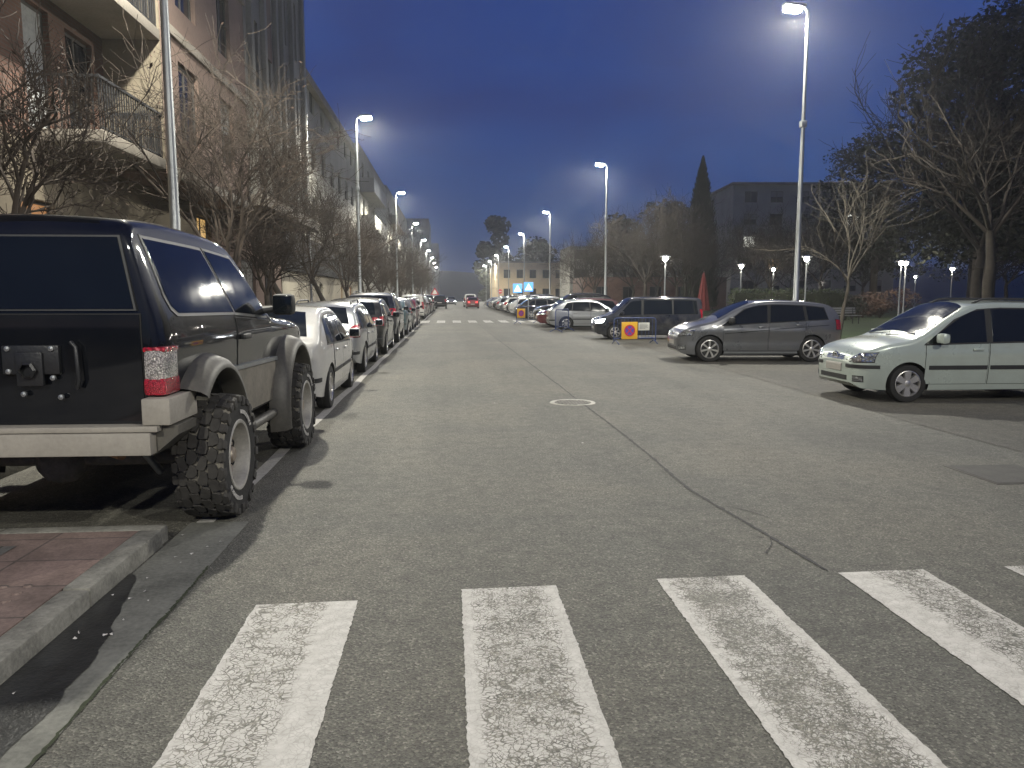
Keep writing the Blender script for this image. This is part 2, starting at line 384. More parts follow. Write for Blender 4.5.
def pchip(xs, ys):
    xs = np.array(xs, float); ys = np.array(ys, float); h = np.diff(xs); d = np.diff(ys) / h; m = np.zeros(len(xs))
    for i in range(1, len(xs) - 1):
        if d[i - 1] * d[i] > 0:
            w1 = 2 * h[i] + h[i - 1]; w2 = h[i] + 2 * h[i - 1]; m[i] = (w1 + w2) / (w1 / d[i - 1] + w2 / d[i])
    m[0] = d[0]; m[-1] = d[-1]
    def g(x):
        i = min(int(np.searchsorted(xs, x, 'right')) - 1, len(xs) - 2); t = (x - xs[i]) / h[i]
        return float((2 * t**3 - 3 * t**2 + 1) * ys[i] + (t**3 - 2 * t**2 + t) * h[i] * m[i] + (-2 * t**3 + 3 * t**2) * ys[i + 1] + (t**3 - t**2) * h[i] * m[i + 1])
    n = 1500; x0 = float(xs[0]); x1 = float(xs[-1]); k = n / (x1 - x0); tab = [g(x0 + (x1 - x0) * i / n) for i in range(n + 1)]; tab.append(tab[-1])
    def f(x):
        q = (x - x0) * k
        if q <= 0: return tab[0]
        if q >= n: return tab[n]
        i = int(q); q -= i; return tab[i] + (tab[i + 1] - tab[i]) * q
    return f

# ------------------------------------------------------------------ cars
def span(poly, y):
    zs = []
    n = len(poly)
    for i in range(n):
        (a, za), (b, zb) = poly[i], poly[(i + 1) % n]
        if min(a, b) - 1e-9 <= y <= max(a, b) + 1e-9:
            if abs(a - b) < 1e-9: zs += [za, zb]
            else: zs.append(za + (zb - za) * (y - a) / (b - a))
    return (min(zs), max(zs)) if zs else None
class Shell:
    """car body as an analytic surface: x = half width at (y along the car, z up)"""
    def __init__(s, sp):
        s.sp = sp; s.top = pchip(*zip(*sp['top'])); s.bot = pchip(*zip(*sp['bot'])); s.plan = pchip(*zip(*sp['plan'])); s.belt = pchip(*zip(*sp['belt']))
        s.r = sp.get('r', .07); s.tum = sp.get('tum', .36); s.crown = sp.get('crown', .035)
        s.y0 = sp['top'][0][0]; s.y1 = sp['top'][-1][0]
    def side(s, y, z):
        w = s.plan(y); b = s.belt(y); zb = s.bot(y)
        if z <= b:
            t = (b - z) / max(b - zb, .05); x = w * (1 - s.sp.get('tuck', .07) * max(t, 0) ** 2.6 - .012 * (1 - min(t * 3, 1)))
            for zc, a, sg in s.sp.get('crease', ()): x += a * math.exp(-((z - zc) / sg) ** 2)
            return x
        return w * .988 - s.tum * (z - b) * (1 + .25 * (z - b))
    def rr(s, y): return min(s.r, (s.top(y) - s.bot(y)) * .3)
    def xs(s, y, z):
        zt = s.top(y); r = s.rr(y)
        if z <= zt - r: return s.side(y, z)
        t = min((z - zt + r) / r, 1); return s.side(y, zt - r) - r * 1.05 * (1 - math.sqrt(max(0, 1 - t * t)))
    def xe(s, y): r = s.rr(y); return max(.06, s.side(y, s.top(y) - r) - 1.05 * r)
    def ztop(s, x, y): u = min(abs(x) / s.xe(y), 1); return s.top(y) + s.crown * (1 - u * u)
    def section(s, y):
        zt = s.top(y); zb = s.bot(y); r = s.rr(y); P = []
        for i in range(13):
            z = zb + (zt - r - zb) * i / 12; P.append((s.side(y, z), z))
        for i in range(1, 6):
            a = PI / 2 * i / 5; z = zt - r + r * math.sin(a); P.append((s.xs(y, z), z))
        xe = s.xe(y)
        for i in range(1, 7):
            x = xe * (1 - i / 6); P.append((x, s.ztop(x, y)))
        return P
    def stations(s):
        ys = set(np.round(np.linspace(s.y0, s.y1, 84), 4))
        for k in ('top', 'plan', 'bot'):
            for y, _ in s.sp[k]: ys.add(round(y, 4))
        for a, b in zip(s.sp['top'], s.sp['top'][1:]):
            if abs(b[1] - a[1]) > .8 * abs(b[0] - a[0]):
                for t in np.linspace(0, 1, 9): ys.add(round(float(a[0] + (b[0] - a[0]) * t), 4))
        ys = sorted(ys); out = [ys[0]]
        for y in ys[1:]:
            if y - out[-1] > .004: out.append(y)
        return out
    def body_mesh(s, name, mats, wheels, arch):
        m = MB(); ys = s.stations(); n = None; rings = []
        for y in ys:
            P = s.section(y); ring = [(x, y, z) for x, z in P] + [(-x, y, z) for x, z in P[-2::-1]]
            rings.append(ring); n = len(ring)
        vs = [p for r_ in rings for p in r_]; fs = []
        for i in range(len(ys) - 1):
            for j in range(n): fs.append((i * n + j, i * n + (j + 1) % n, (i + 1) * n + (j + 1) % n, (i + 1) * n + j))
        fs.append(tuple(range(n))); fs.append(tuple(range((len(ys) - 1) * n, len(ys) * n)))
        m.add(vs, fs)
        a = link('tmp_a', m.mesh('tmp_a', mats))
        c = MB()
        for wy, wz in wheels:
            for sd in (-1, 1):
                x0, x1 = s.sp['W'] / 2 - .33, s.sp['W'] / 2 + .25
                c.lathe([(0, x0), (arch, x0), (arch, x1), (0, x1)], 40, 'x', 0, Matrix.Translation((0, wy, wz)) @ Matrix.Diagonal((sd, 1, 1, 1)))
        b = link('tmp_b', c.mesh('tmp_b', [M['black']]))
        bb = bmesh.new(); bb.from_mesh(b.data); bmesh.ops.remove_doubles(bb, verts=bb.verts, dist=1e-5); bmesh.ops.recalc_face_normals(bb, faces=bb.faces); bb.to_mesh(b.data); bb.free()
        md = a.modifiers.new('b', 'BOOLEAN'); md.object = b; md.operation = 'DIFFERENCE'; md.solver = 'EXACT'; md.material_mode = 'TRANSFER'
        bpy.context.view_layer.update()
        me = bpy.data.meshes.new_from_object(a.evaluated_get(bpy.context.evaluated_depsgraph_get()))
        bpy.data.objects.remove(a); bpy.data.objects.remove(b)
        me.name = name; me.polygons.foreach_set('use_smooth', [True] * len(me.polygons)); me.set_sharp_from_angle(angle=R(32)); me.update()
        return me
    # --- panels lying on the surface
    def side_panel(s, m, poly, off, sd, mi=0, dy=.05, dz=.05, depth=.012):
        ya = min(p[0] for p in poly); yb = max(p[0] for p in poly)
        ys = sorted(set([round(ya + (yb - ya) * i / max(2, int((yb - ya) / dy)), 5) for i in range(max(2, int((yb - ya) / dy)) + 1)] + [round(p[0], 5) for p in poly]))
        ys = [min(max(y, ya), yb) for y in ys]
        zr = max(p[1] for p in poly) - min(p[1] for p in poly); nz = max(2, int(zr / dz)) + 1
        G = []
        for y in ys:
            a, b = span(poly, y); 
            if b - a < .004: b = a + .004
            G.append([(sd * (s.xs(y, a + (b - a) * j / (nz - 1)) + off), y, a + (b - a) * j / (nz - 1)) for j in range(nz)])
        m.grid(G, mi)
        rim = [(i, 0) for i in range(len(ys))] + [(len(ys) - 1, j) for j in range(1, nz)] + [(i, nz - 1) for i in range(len(ys) - 2, -1, -1)] + [(0, j) for j in range(nz - 2, 0, -1)]
        o = [G[i][j] for i, j in rim]; q = [(p[0] - sd * (depth + off), p[1], p[2]) for p in o]; k = len(o)
        m.add(o + q, [(i, (i + 1) % k, (i + 1) % k + k, i + k) for i in range(k)], mi)
    def top_panel(s, m, ya, yb, k, off, mi=0, n=14, k2=None, bow=0.0):
        k2 = k if k2 is None else k2; G = []
        for i in range(n + 1):
            t = i / n; y = ya + (yb - ya) * t; kk = k + (k2 - k) * t; row = []
            for j in range(13):
                u = -1 + 2 * j / 12; yy = y + bow * (1 - u * u) * (1 if yb > ya else -1)
                x = u * kk * s.xe(yy); sl = (s.top(yy + .01) - s.top(yy - .01)) / .02; nn = math.sqrt(1 + sl * sl)
                row.append((x, yy - sl / nn * off, s.ztop(x, yy) + off / nn))
            G.append(row)
        m.grid(G, mi)
    def outline(s, z, end):
        key = (round(z, 5), end); C = s.__dict__.setdefault('oc', {})
        if key not in C: C[key] = s.outline_(z, end)
        return C[key]
    def outline_(s, z, end):
        y = s.y1 if end > 0 else s.y0; pts = []
        for i in range(160):
            yy = y - end * i * .012
            if s.bot(yy) <= z <= s.top(yy) - .002: pts.append((s.xs(yy, z), yy))
        return [(0.0, pts[0][1])] + pts
    def wrap(s, m, a, b, off, end, mi=0, ns=14, nz=6, both=True, sd=1, depth=.02):
        """a, b = (arc from the middle, z low, z high) at the two ends of the panel"""
        for side in ((1, -1) if both else (sd,)):
            G = [[None] * (nz + 1) for _ in range(ns + 1)]; G2 = [[None] * (nz + 1) for _ in range(ns + 1)]
            for i in range(ns + 1):
                t = i / ns; sa = a[0] + (b[0] - a[0]) * t; z0 = a[1] + (b[1] - a[1]) * t; z1 = a[2] + (b[2] - a[2]) * t
                for j in range(nz + 1):
                    z = z0 + (z1 - z0) * j / nz; O = s.outline(z, end); d = abs(sa); sg = 1 if sa >= 0 else -1; acc = 0
                    for (xa, ya), (xb, yb) in zip(O, O[1:]):
                        l = math.hypot(xb - xa, yb - ya)
                        if acc + l >= d and l > 1e-9:
                            q = (d - acc) / l; x = xa + (xb - xa) * q; y = ya + (yb - ya) * q
                            nx, ny = -(yb - ya) * end / l, (xb - xa) * end / l
                            if nx * 1 + ny * end < 0: nx, ny = -nx, -ny
                            break
                        acc += l
                    else: x, y, nx, ny = O[-1][0], O[-1][1], 1, 0
                    G[i][j] = (side * sg * (x + nx * off), y + ny * off, z); G2[i][j] = (side * sg * (x - nx * depth), y - ny * depth, z)
            m.grid(G, mi)
            rim = [(i, 0) for i in range(ns + 1)] + [(ns, j) for j in range(1, nz + 1)] + [(i, nz) for i in range(ns - 1, -1, -1)] + [(0, j) for j in range(nz - 1, 0, -1)]
            k = len(rim); m.add([G[i][j] for i, j in rim] + [G2[i][j] for i, j in rim], [(i, (i + 1) % k, (i + 1) % k + k, i + k) for i in range(k)], mi)

def tyre_mesh(Rt, w, rr, mat):
    m = MB(); h = w / 2
    m.lathe([(rr, -h * .8), (rr + .01, -h * .96), (Rt * .90, -h), (Rt * .965, -h * .93), (Rt * .995, -h * .72), (Rt, -h * .4), (Rt, -h * .07), (Rt * .985, -h * .05), (Rt * .985, h * .05), (Rt, h * .07), (Rt, h * .4), (Rt * .995, h * .72), (Rt * .965, h * .93), (Rt * .90, h), (rr + .012, h * .96), (rr, h * .8)], 40, 'x')
    return m.mesh('wheel', mat, 40)
def rim_mesh(rr, w, n, sw, mats):
    """alloy rim: lip, dark barrel and n tapered spokes"""
    m = MB(); h = w / 2
    m.lathe([(rr, h * .75), (rr * 1.02, h * .92), (rr * .97, h * .95), (rr * .92, h * .80), (rr * .90, h * .4)], 36, 'x', 0)
    m.lathe([(rr * .93, h * .35), (0.001, h * .30)], 36, 'x', 1)
    m.lathe([(rr * .27, h * .5), (rr * .25, h * .86), (rr * .12, h * .93), (.001, h * .94)], 20, 'x', 0)
    for i in range(n):
        T = Matrix.Rotation(2 * PI * i / n, 4, 'X')
        a, b = sw * .6, sw
        vs = [(h * .84, -a, rr * .2), (h * .84, a, rr * .2), (h * .86, b, rr * .95), (h * .86, -b, rr * .95), (h * .5, -a * 1.3, rr * .2), (h * .5, a * 1.3, rr * .2), (h * .5, b * 1.2, rr * .95), (h * .5, -b * 1.2, rr * .95)]
        m.add([T @ Vector(v) for v in vs], [(0, 1, 2, 3), (4, 7, 6, 5), (0, 4, 5, 1), (1, 5, 6, 2), (2, 6, 7, 3), (3, 7, 4, 0)], 0)
    return m.mesh('rim', mats, 35)

def make_car(sp):
    sh = Shell(sp); pm = M['p_' + sp['paint']]
    root = thing(sp['name'], sp['label'], sp['cat'])
    Rw = sp['wr']; wz = Rw; fy, ry = sp['axles']
    body = sh.body_mesh('body', [pm, M['black']], [(fy, wz), (ry, wz)], Rw + .045)
    link('body', body, root)
    # glass openings
    for sd in (-1, 1):
        g = sp['glass']; m = MB()
        ya, yb = g[0][0], g[-1][3]
        def zlow(y): return sh.belt(y) + .015
        def zup(y): return sh.top(y) - sh.rr(y) - .035
        def poly(w, e):
            y0b, y0t, y1t, y1b = w; P = []
            for i in range(6): y = y0b + (y1b - y0b) * i / 5; P.append((y - e + 2 * e * i / 5, zlow(y) - e))
            for i in range(6): y = y1t + (y0t - y1t) * i / 5; P.append((y + e - 2 * e * i / 5, max(zup(y) + e, zlow(y) + .02)))
            return P
        sh.side_panel(m, poly((g[0][0], g[0][1], g[-1][2], g[-1][3]), .022), .003, sd)
        m.build('window_trim', M['trim'], root, 40)
        for w in g:
            m = MB(); sh.side_panel(m, poly(w, 0), .007, sd); m.build('side_window', M['glass'], root, 40)
        for d0, d1, zs in sp['doors']:
            zt = lambda y: sh.belt(y) - .012
            P = [(d0 + (d1 - d0) * i / 6, zs) for i in range(7)] + [(d1 + (d0 - d1) * i / 6, zt(d1 + (d0 - d1) * i / 6)) for i in range(7)]
            cut = sp.get('doorcut')
            if cut and d0 < cut[0]: P = [(d0, zt(d0)), (d0 + .005, cut[1]), (cut[0], zs)] + [(d1, zs)] + [(d1 + (d0 - d1) * i / 6, zt(d1 + (d0 - d1) * i / 6)) for i in range(6)]
            cx = sum(p[0] for p in P) / len(P); cz = sum(p[1] for p in P) / len(P)
            m = MB(); sh.side_panel(m, P, .006, sd); dr = m.build('door', pm, root, 32)
            Q = [(p[0] + .007 * (1 if p[0] > cx else -1), p[1] + .007 * (1 if p[1] > cz else -1)) for p in P]
            m = MB(); sh.side_panel(m, Q, .0025, sd); m.build('door_seal', M['trim'], dr, 32)
            hy = d0 + .16; hz = sh.belt(hy) - .10; m = MB(); hx = sh.xs(hy, hz)
            m.cbox(*sorted((sd * (hx + .0), sd * (hx + .045))), hy - .07, hy + .10, hz - .018, hz + .018, .012)
            m.build('handle', M['black'] if sp.get('blackhandle') else pm, dr, 40)
        if sp.get('strip'):
            z, ht, lst = sp['strip']; m = MB()
            for a, b in lst: sh.side_panel(m, [(a, z - ht / 2), (b, z - ht / 2), (b, z + ht / 2), (a, z + ht / 2)], .016, sd)
            m.build('rub_strip', M[sp.get('strip_mat', 'black')], root, 40)
        if sp.get('line'):
            q = sp['line']; f = pchip(*zip(*q)); P = [q[0][0] + (q[-1][0] - q[0][0]) * i / 20 for i in range(21)]; m = MB()
            sh.side_panel(m, [(y, f(y) - .007) for y in P] + [(y, f(y) + .007) for y in P[::-1]], .0085, sd); m.build('crease_shade', M['trim'], root, 40)  # thin dark strip paints the shade of the flank crease
        # door mirror
        my, mz = sp['mirror']; mx = sh.xs(my, mz); m = MB()
        ms = sp.get('ms', 1.0); m.cbox(*sorted((sd * (mx + .03), sd * (mx + .03 + .19 * ms))), my - .05, my + .07 * ms, mz - .005, mz - .005 + .15 * ms, .05)
        m.tube([(sd * (mx - .02), my, mz + .02), (sd * (mx + .07), my, mz + .03)], .025, 8, 0)
        mi = m.build('mirror', M['black'] if sp.get('blackmirror') else pm, root, 50)
        m = MB(); m.cbox(*sorted((sd * (mx + .045), sd * (mx + .015 + .19 * ms))), my - .056, my - .049, mz + .012, mz - .02 + .15 * ms, .01); m.build('mirror_glass', M['glass'], mi, 40)
    m = MB(); a, b, k, k2 = sp['screen']; sh.top_panel(m, a - .03, b + .03, min(k + .03, 1), .003, k2=min(k2 + .03, 1), bow=sp.get('bow', .1)); tr = m.build('windscreen_seal', M['trim'], root, 40)
    m = MB(); sh.top_panel(m, a, b, k, .008, k2=k2, bow=sp.get('bow', .1)); m.build('windscreen', M['glass'], root, 40)
    a, b, k, k2 = sp['rearglass']; m = MB(); sh.top_panel(m, a, b, k, .008, k2=k2); m.build('rear_window', M['glass'], root, 40)
    # lights, plates, grille
    for nm, key, mat, end in (('headlight', 'head', M['headlight'], 1), ('tail_light', 'tail', M['redlamp'], -1), ('fog_light', 'fog', M['headlight'], 1)):
        if key not in sp: continue
        for sd in (1, -1):
            m = MB(); sh.wrap(m, sp[key][0], sp[key][1], .009, end, both=False, sd=sd); lo = m.build(nm, sp.get(key + '_mat', mat), root, 40)
            a_, b_ = sp[key]; m = MB(); sh.wrap(m, (a_[0] - .014, a_[1] - .014, a_[2] + .012), (b_[0] + .014, b_[1] - .014, b_[2] + .012), .004, end, both=False, sd=sd); m.build('lamp_seal', M['trim'], lo, 40)
    for nm, key, mat, end in (('grille', 'grille', M['black'], 1), ('air_intake', 'intake', M['black'], 1), ('number_plate', 'fplate', M['plate'], 1), ('number_plate', 'rplate', M['plate'], -1), ('bumper_strip', 'fstrip', M['black'], 1), ('bumper_strip', 'rstrip', M['black'], -1)):
        if key not in sp: continue
        m = MB(); q = sp[key]; both = q[0][0] > .001
        if both:
            for sd in (1, -1):
                m = MB(); sh.wrap(m, q[0], q[1], .012, end, both=False, sd=sd)
                if sd == 1: m.build(nm, mat, root, 40)
        else: sh.wrap(m, (-q[1][0], q[1][1], q[1][2]), (q[1][0], q[1][1], q[1][2]), .014 if 'plate' in key else .010, end, both=False, ns=22)
        o = m.build(nm, mat, root, 40)
        if key == 'grille':
            m = MB()
            for i in range(sp.get('bars', 3)):
                t = (i + .5) / sp.get('bars', 3); z = q[1][1] + (q[1][2] - q[1][1]) * t
                sh.wrap(m, (-q[1][0] * .97, z - .010, z + .010), (q[1][0] * .97, z - .010, z + .010), .024, 1, both=False, ns=16, nz=1)
            m.build('grille_bar', M['chrome'], o, 40)
            if sp.get('badge'):
                z = (q[1][1] + q[1][2]) / 2; O = sh.outline(z, 1); m = MB()
                T = Matrix.Translation((0, O[0][1] + .03, z)) @ Matrix.Rotation(-PI / 2, 4, 'X') @ Matrix.Diagonal((1.25, .85, 1, 1)) if sp['badge'] == 'oval' else Matrix.Translation((0, O[0][1] + .03, z)) @ Matrix.Rotation(-PI / 2, 4, 'X')
                m.lathe([(.075, -.02), (.082, .0), (.075, .012), (.064, .012), (.062, 0)], 28, 'z', 0, T)
                if sp['badge'] == 'star':
                    for k3 in range(3):
                        an = PI / 2 + k3 * 2 * PI / 3; m.box(-.005, .005, 0, .07, 0, .008, 0, T @ Matrix.Rotation(an - PI / 2 + PI, 4, 'Z'))
                else:
                    for x in (-.028, .028): m.box(x - .007, x + .007, -.045, .045, 0, .008, 0, T)
                    m.box(-.03, .03, -.007, .007, 0, .008, 0, T)
                m.build('badge', M['chrome'], o, 40)
    if sp.get('rails'):
        for sd in (-1, 1):
            ya, yb, x, z = sp['rails']; m = MB(); n = 9
            pts = [(sd * x, ya + (yb - ya) * i / (n - 1), sh.ztop(x, ya + (yb - ya) * i / (n - 1)) + (.0 if i in (0, n - 1) else .05)) for i in range(n)]
            m.tube(pts, .018, 8); m.build('roof_rail', M['black'], root, 60)
    if sp.get('wipers'):
        a = sp['screen'][0]
        for x0, x1 in ((-.05, -.62), (.55, .0)):
            m = MB(); pts = []
            for i in range(6):
                t = i / 5; x = x0 + (x1 - x0) * t; y = a + .09 * (1 - (x / .75) ** 2) + .01 - .10 * t; pts.append((x, y, sh.ztop(x, y) + .022))
            m.tube(pts, .009, 6); m.build('wiper', M['black'], root, 60)
    tm = tyre_mesh(Rw, sp.get('ww', .2), Rw * sp.get('rimk', .66), M['rubber']); rm = rim_mesh(Rw * sp.get('rimk', .66), sp.get('ww', .2), sp.get('spokes', 7), sp.get('sw', .022), [M['alloy'], M['black']])
    for y in (fy, ry):
        for sd in (-1, 1):
            w = link('wheel', tm, root); w.location = (sd * (sp['W'] / 2 - sp.get('ww', .2) / 2 - .02), y, Rw); w.rotation_euler = (0, 0, 0 if sd > 0 else PI)
            link('rim', rm, w)
    # dark floor pan between the axles
    m = MB(); m.box(-sp['W'] / 2 + .36, sp['W'] / 2 - .36, sp['axles'][1] - .3, sp['axles'][0] + .3, sh.bot(0) - .05, sh.bot(0) + .05); m.build('floor_pan', M['black'], root)
    return root

SPEC = {}
SPEC['hatch'] = dict(name='hatchback', cat='car', W=1.74, wr=.31, axles=(1.23, -1.30), paint='white', tum=.34, tuck=.06,
    top=[(-2.10, .70), (-2.07, .90), (-2.00, .985), (-1.90, 1.03), (-1.62, 1.23), (-1.25, 1.38), (-.75, 1.44), (-.2, 1.445), (.2, 1.40), (.55, 1.24), (.95, 1.0), (1.10, .945), (1.5, .875), (1.85, .775), (2.02, .66), (2.10, .52)],
    bot=[(-2.1, .42), (-1.98, .26), (-1.6, .21), (1.5, .19), (1.95, .22), (2.1, .34)], plan=[(-2.1, .66), (-2.06, .73), (-1.9, .80), (-1.5, .85), (-.6, .87), (.9, .87), (1.5, .845), (1.85, .77), (2.02, .66), (2.1, .52)],
    belt=[(-2.1, .95), (-1.2, .93), (0, .90), (1.0, .87), (2.1, .8)], crease=[(.62, .010, .05)],
    glass=[(-1.50, -1.22, -.98, -1.05), (-.99, -.93, -.18, -.14), (-.08, -.10, .30, .86)], doors=[(-1.02, -.12, .30), (-.09, .90, .30)], doorcut=(-.92, .62),
    mirror=(.70, .93), screen=(1.0, .26, .94, .90), rearglass=(-1.86, -1.30, .86, .80), strip=(.52, .05, [(-.98, -.13), (-.08, .84)]),
    head=[(.38, .60, .70), (.98, .64, .74)], tail=[(.36, .72, .92), (.60, .74, .94)], grille=[(0, 0, 0), (.30, .60, .68)], intake=[(0, 0, 0), (.45, .32, .42)], rplate=[(0, 0, 0), (.26, .50, .61)], fplate=[(0, 0, 0), (.26, .44, .54)], rstrip=[(0, 0, 0), (.95, .44, .50)], label='', spokes=7)
SPEC['estate'] = dict(SPEC['hatch'], name='estate_car', wr=.32, axles=(1.32, -1.30),
    top=[(-2.25, .68), (-2.22, .88), (-2.14, 1.0), (-1.86, 1.34), (-1.62, 1.43), (-1.0, 1.48), (-.2, 1.49), (.2, 1.44), (.6, 1.24), (1.0, 1.0), (1.15, .95), (1.55, .88), (1.95, .78), (2.15, .66), (2.22, .52)],
    bot=[(-2.25, .42), (-2.1, .28), (-1.6, .22), (1.6, .2), (2.05, .22), (2.22, .34)], plan=[(-2.25, .66), (-2.2, .74), (-2.0, .81), (-1.5, .85), (-.6, .87), (.9, .87), (1.6, .845), (1.95, .77), (2.14, .66), (2.22, .52)],
    belt=[(-2.25, .98), (-1.2, .94), (0, .91), (1.0, .88), (2.2, .8)],
    glass=[(-1.86, -1.66, -1.02, -1.02), (-.94, -.94, -.16, -.12), (-.06, -.08, .32, .90)], doors=[(-1.0, -.10, .30), (-.07, .94, .30)], doorcut=(-.90, .62),
    screen=(1.05, .28, .94, .90), rearglass=(-2.10, -1.80, .86, .82), rails=(-1.5, .1, .56, 0), tail=[(.50, .80, 1.04), (.96, .80, 1.06)], head=[(.38, .62, .72), (.98, .66, .76)], spokes=10, sw=.016)
SPEC['mpv'] = dict(SPEC['hatch'], name='compact_people_carrier', W=1.78, wr=.335, axles=(1.325, -1.325), paint='grey', tum=.32,
    top=[(-2.13, .72), (-2.11, .92), (-2.06, 1.10), (-1.92, 1.36), (-1.75, 1.47), (-1.2, 1.545), (-.4, 1.575), (.1, 1.55), (.55, 1.40), (1.05, 1.14), (1.25, 1.055), (1.6, .975), (1.90, .86), (2.05, .76), (2.12, .62)],
    bot=[(-2.13, .42), (-2.0, .26), (-1.6, .21), (1.6, .19), (1.98, .21), (2.12, .32)], plan=[(-2.13, .70), (-2.08, .78), (-1.9, .84), (-1.5, .875), (-.6, .89), (.9, .89), (1.55, .87), (1.88, .80), (2.04, .70), (2.12, .56)],
    belt=[(-2.13, 1.12), (-1.4, 1.08), (-.5, 1.03), (.4, .98), (1.2, .92), (2.1, .8)], crease=[(.80, .014, .03), (.55, -.018, .12)], line=[(-1.75, .955), (-1.0, .90), (.2, .80), (.95, .735)],
    glass=[(-1.72, -1.62, -1.16, -1.20), (-1.12, -1.08, -.26, -.22), (-.14, -.17, .42, 1.02)], doors=[(-1.14, -.20, .30), (-.17, .98, .30)], doorcut=(-.98, .68), mirror=(.80, 1.0), screen=(1.12, .28, .94, .90), rearglass=(-2.05, -1.82, .84, .80),
    strip=(.245, .03, [(-.95, .95)]), strip_mat='galv', head=[(.42, .66, .76), (1.00, .70, .84)], tail=[(.50, .84, 1.06), (.92, .84, 1.10)], grille=[(0, 0, 0), (.34, .60, .80)], badge='star', blackmirror=True, ms=1.1, intake=[(0, 0, 0), (.48, .30, .40)], fplate=[(0, 0, 0), (.26, .44, .55)], rplate=[(0, 0, 0), (.26, .66, .77)], fog=[(.62, .33, .42), (.82, .33, .42)], rstrip=[(0, 0, 0), (.9, .46, .50)], spokes=7, sw=.024, rimk=.70)
SPEC['matrix'] = dict(SPEC['hatch'], name='compact_people_carrier', W=1.74, wr=.305, axles=(1.22, -1.38), paint='green', tum=.26, blackhandle=False,
    top=[(-2.0, .70), (-1.98, .98), (-1.93, 1.16), (-1.80, 1.44), (-1.66, 1.53), (-1.1, 1.585), (-.3, 1.60), (.10, 1.57), (.50, 1.38), (1.02, 1.07), (1.16, 1.005), (1.55, .93), (1.86, .83), (1.97, .74), (2.03, .60)],
    bot=[(-2.0, .40), (-1.9, .26), (-1.5, .21), (1.5, .20), (1.9, .22), (2.03, .30)], plan=[(-2.0, .70), (-1.95, .78), (-1.8, .83), (-1.4, .86), (-.6, .87), (.9, .87), (1.5, .85), (1.82, .79), (1.96, .70), (2.03, .56)],
    belt=[(-2.0, 1.02), (-1.4, .985), (-.5, .965), (.4, .945), (1.2, .92), (2.0, .8)], crease=[(.78, .008, .03)],
    glass=[(-1.60, -1.52, -1.02, -1.06), (-.98, -.98, -.16, -.14), (-.04, -.06, .44, .98)], doors=[(-1.02, -.10, .30), (-.07, .96, .30)], doorcut=(-.88, .64), mirror=(.76, .96), screen=(1.08, .24, .95, .92), rearglass=(-1.95, -1.74, .84, .80),
    strip=(.565, .065, [(-.98, -.12), (-.07, .90)]), rstrip=[(0, 0, 0), (.9, .50, .57)], fstrip=[(.40, .545, .60), (1.02, .545, .60)], head=[(.34, .635, .77), (.92, .655, .80)], tail=[(.50, .80, 1.10), (.88, .80, 1.14)], grille=[(0, 0, 0), (.30, .655, .765)], badge='oval', bars=4, ms=1.08,
    intake=[(0, 0, 0), (.44, .335, .41)], fplate=[(0, 0, 0), (.26, .47, .60)], fog=[(.60, .335, .41), (.76, .335, .41)], rails=(-1.3, .05, .56, 0), wipers=True, spokes=6, sw=.058, rimk=.68)
SPEC['van'] = dict(SPEC['hatch'], name='passenger_van', W=1.90, wr=.335, axles=(1.55, -1.45), paint='navy', tum=.20, r=.09,
    top=[(-2.40, .75), (-2.39, 1.1), (-2.34, 1.72), (-2.2, 1.83), (-1.4, 1.87), (0, 1.87), (.75, 1.83), (1.15, 1.56), (1.62, 1.18), (1.80, 1.10), (2.15, .98), (2.32, .84), (2.40, .66)],
    bot=[(-2.4, .42), (-2.25, .28), (1.9, .22), (2.25, .24), (2.4, .34)], plan=[(-2.4, .80), (-2.35, .88), (-2.1, .93), (-1, .95), (1.0, .95), (1.8, .92), (2.15, .84), (2.32, .74), (2.4, .58)],
    belt=[(-2.4, 1.12), (0, 1.10), (1.4, 1.06), (2.4, .85)], crease=[(.72, .008, .03)],
    glass=[(-2.15, -2.10, -1.06, -1.06), (-.98, -.98, .28, .30), (.40, .38, .92, 1.42)], doors=[(-.95, .30, .32), (.36, 1.40, .32)], doorcut=None, mirror=(1.25, 1.12), screen=(1.66, .80, .95, .93), rearglass=(-2.39, -2.345, .84, .84),
    strip=(.60, .05, [(-.9, 1.1)]), rstrip=[(0, 0, 0), (.9, .5, .58)], fstrip=None, head=[(.44, .72, .86), (1.02, .76, .92)], head_mat=M['beam'], tail=[(.72, .8, 1.35), (.95, .8, 1.35)], grille=[(0, 0, 0), (.38, .66, .84)], bars=3, intake=[(0, 0, 0), (.5, .32, .44)], fplate=[(0, 0, 0), (.26, .48, .59)], rplate=[(0, 0, 0), (.26, .66, .77)], spokes=7)
SPEC['van'].pop('fstrip')
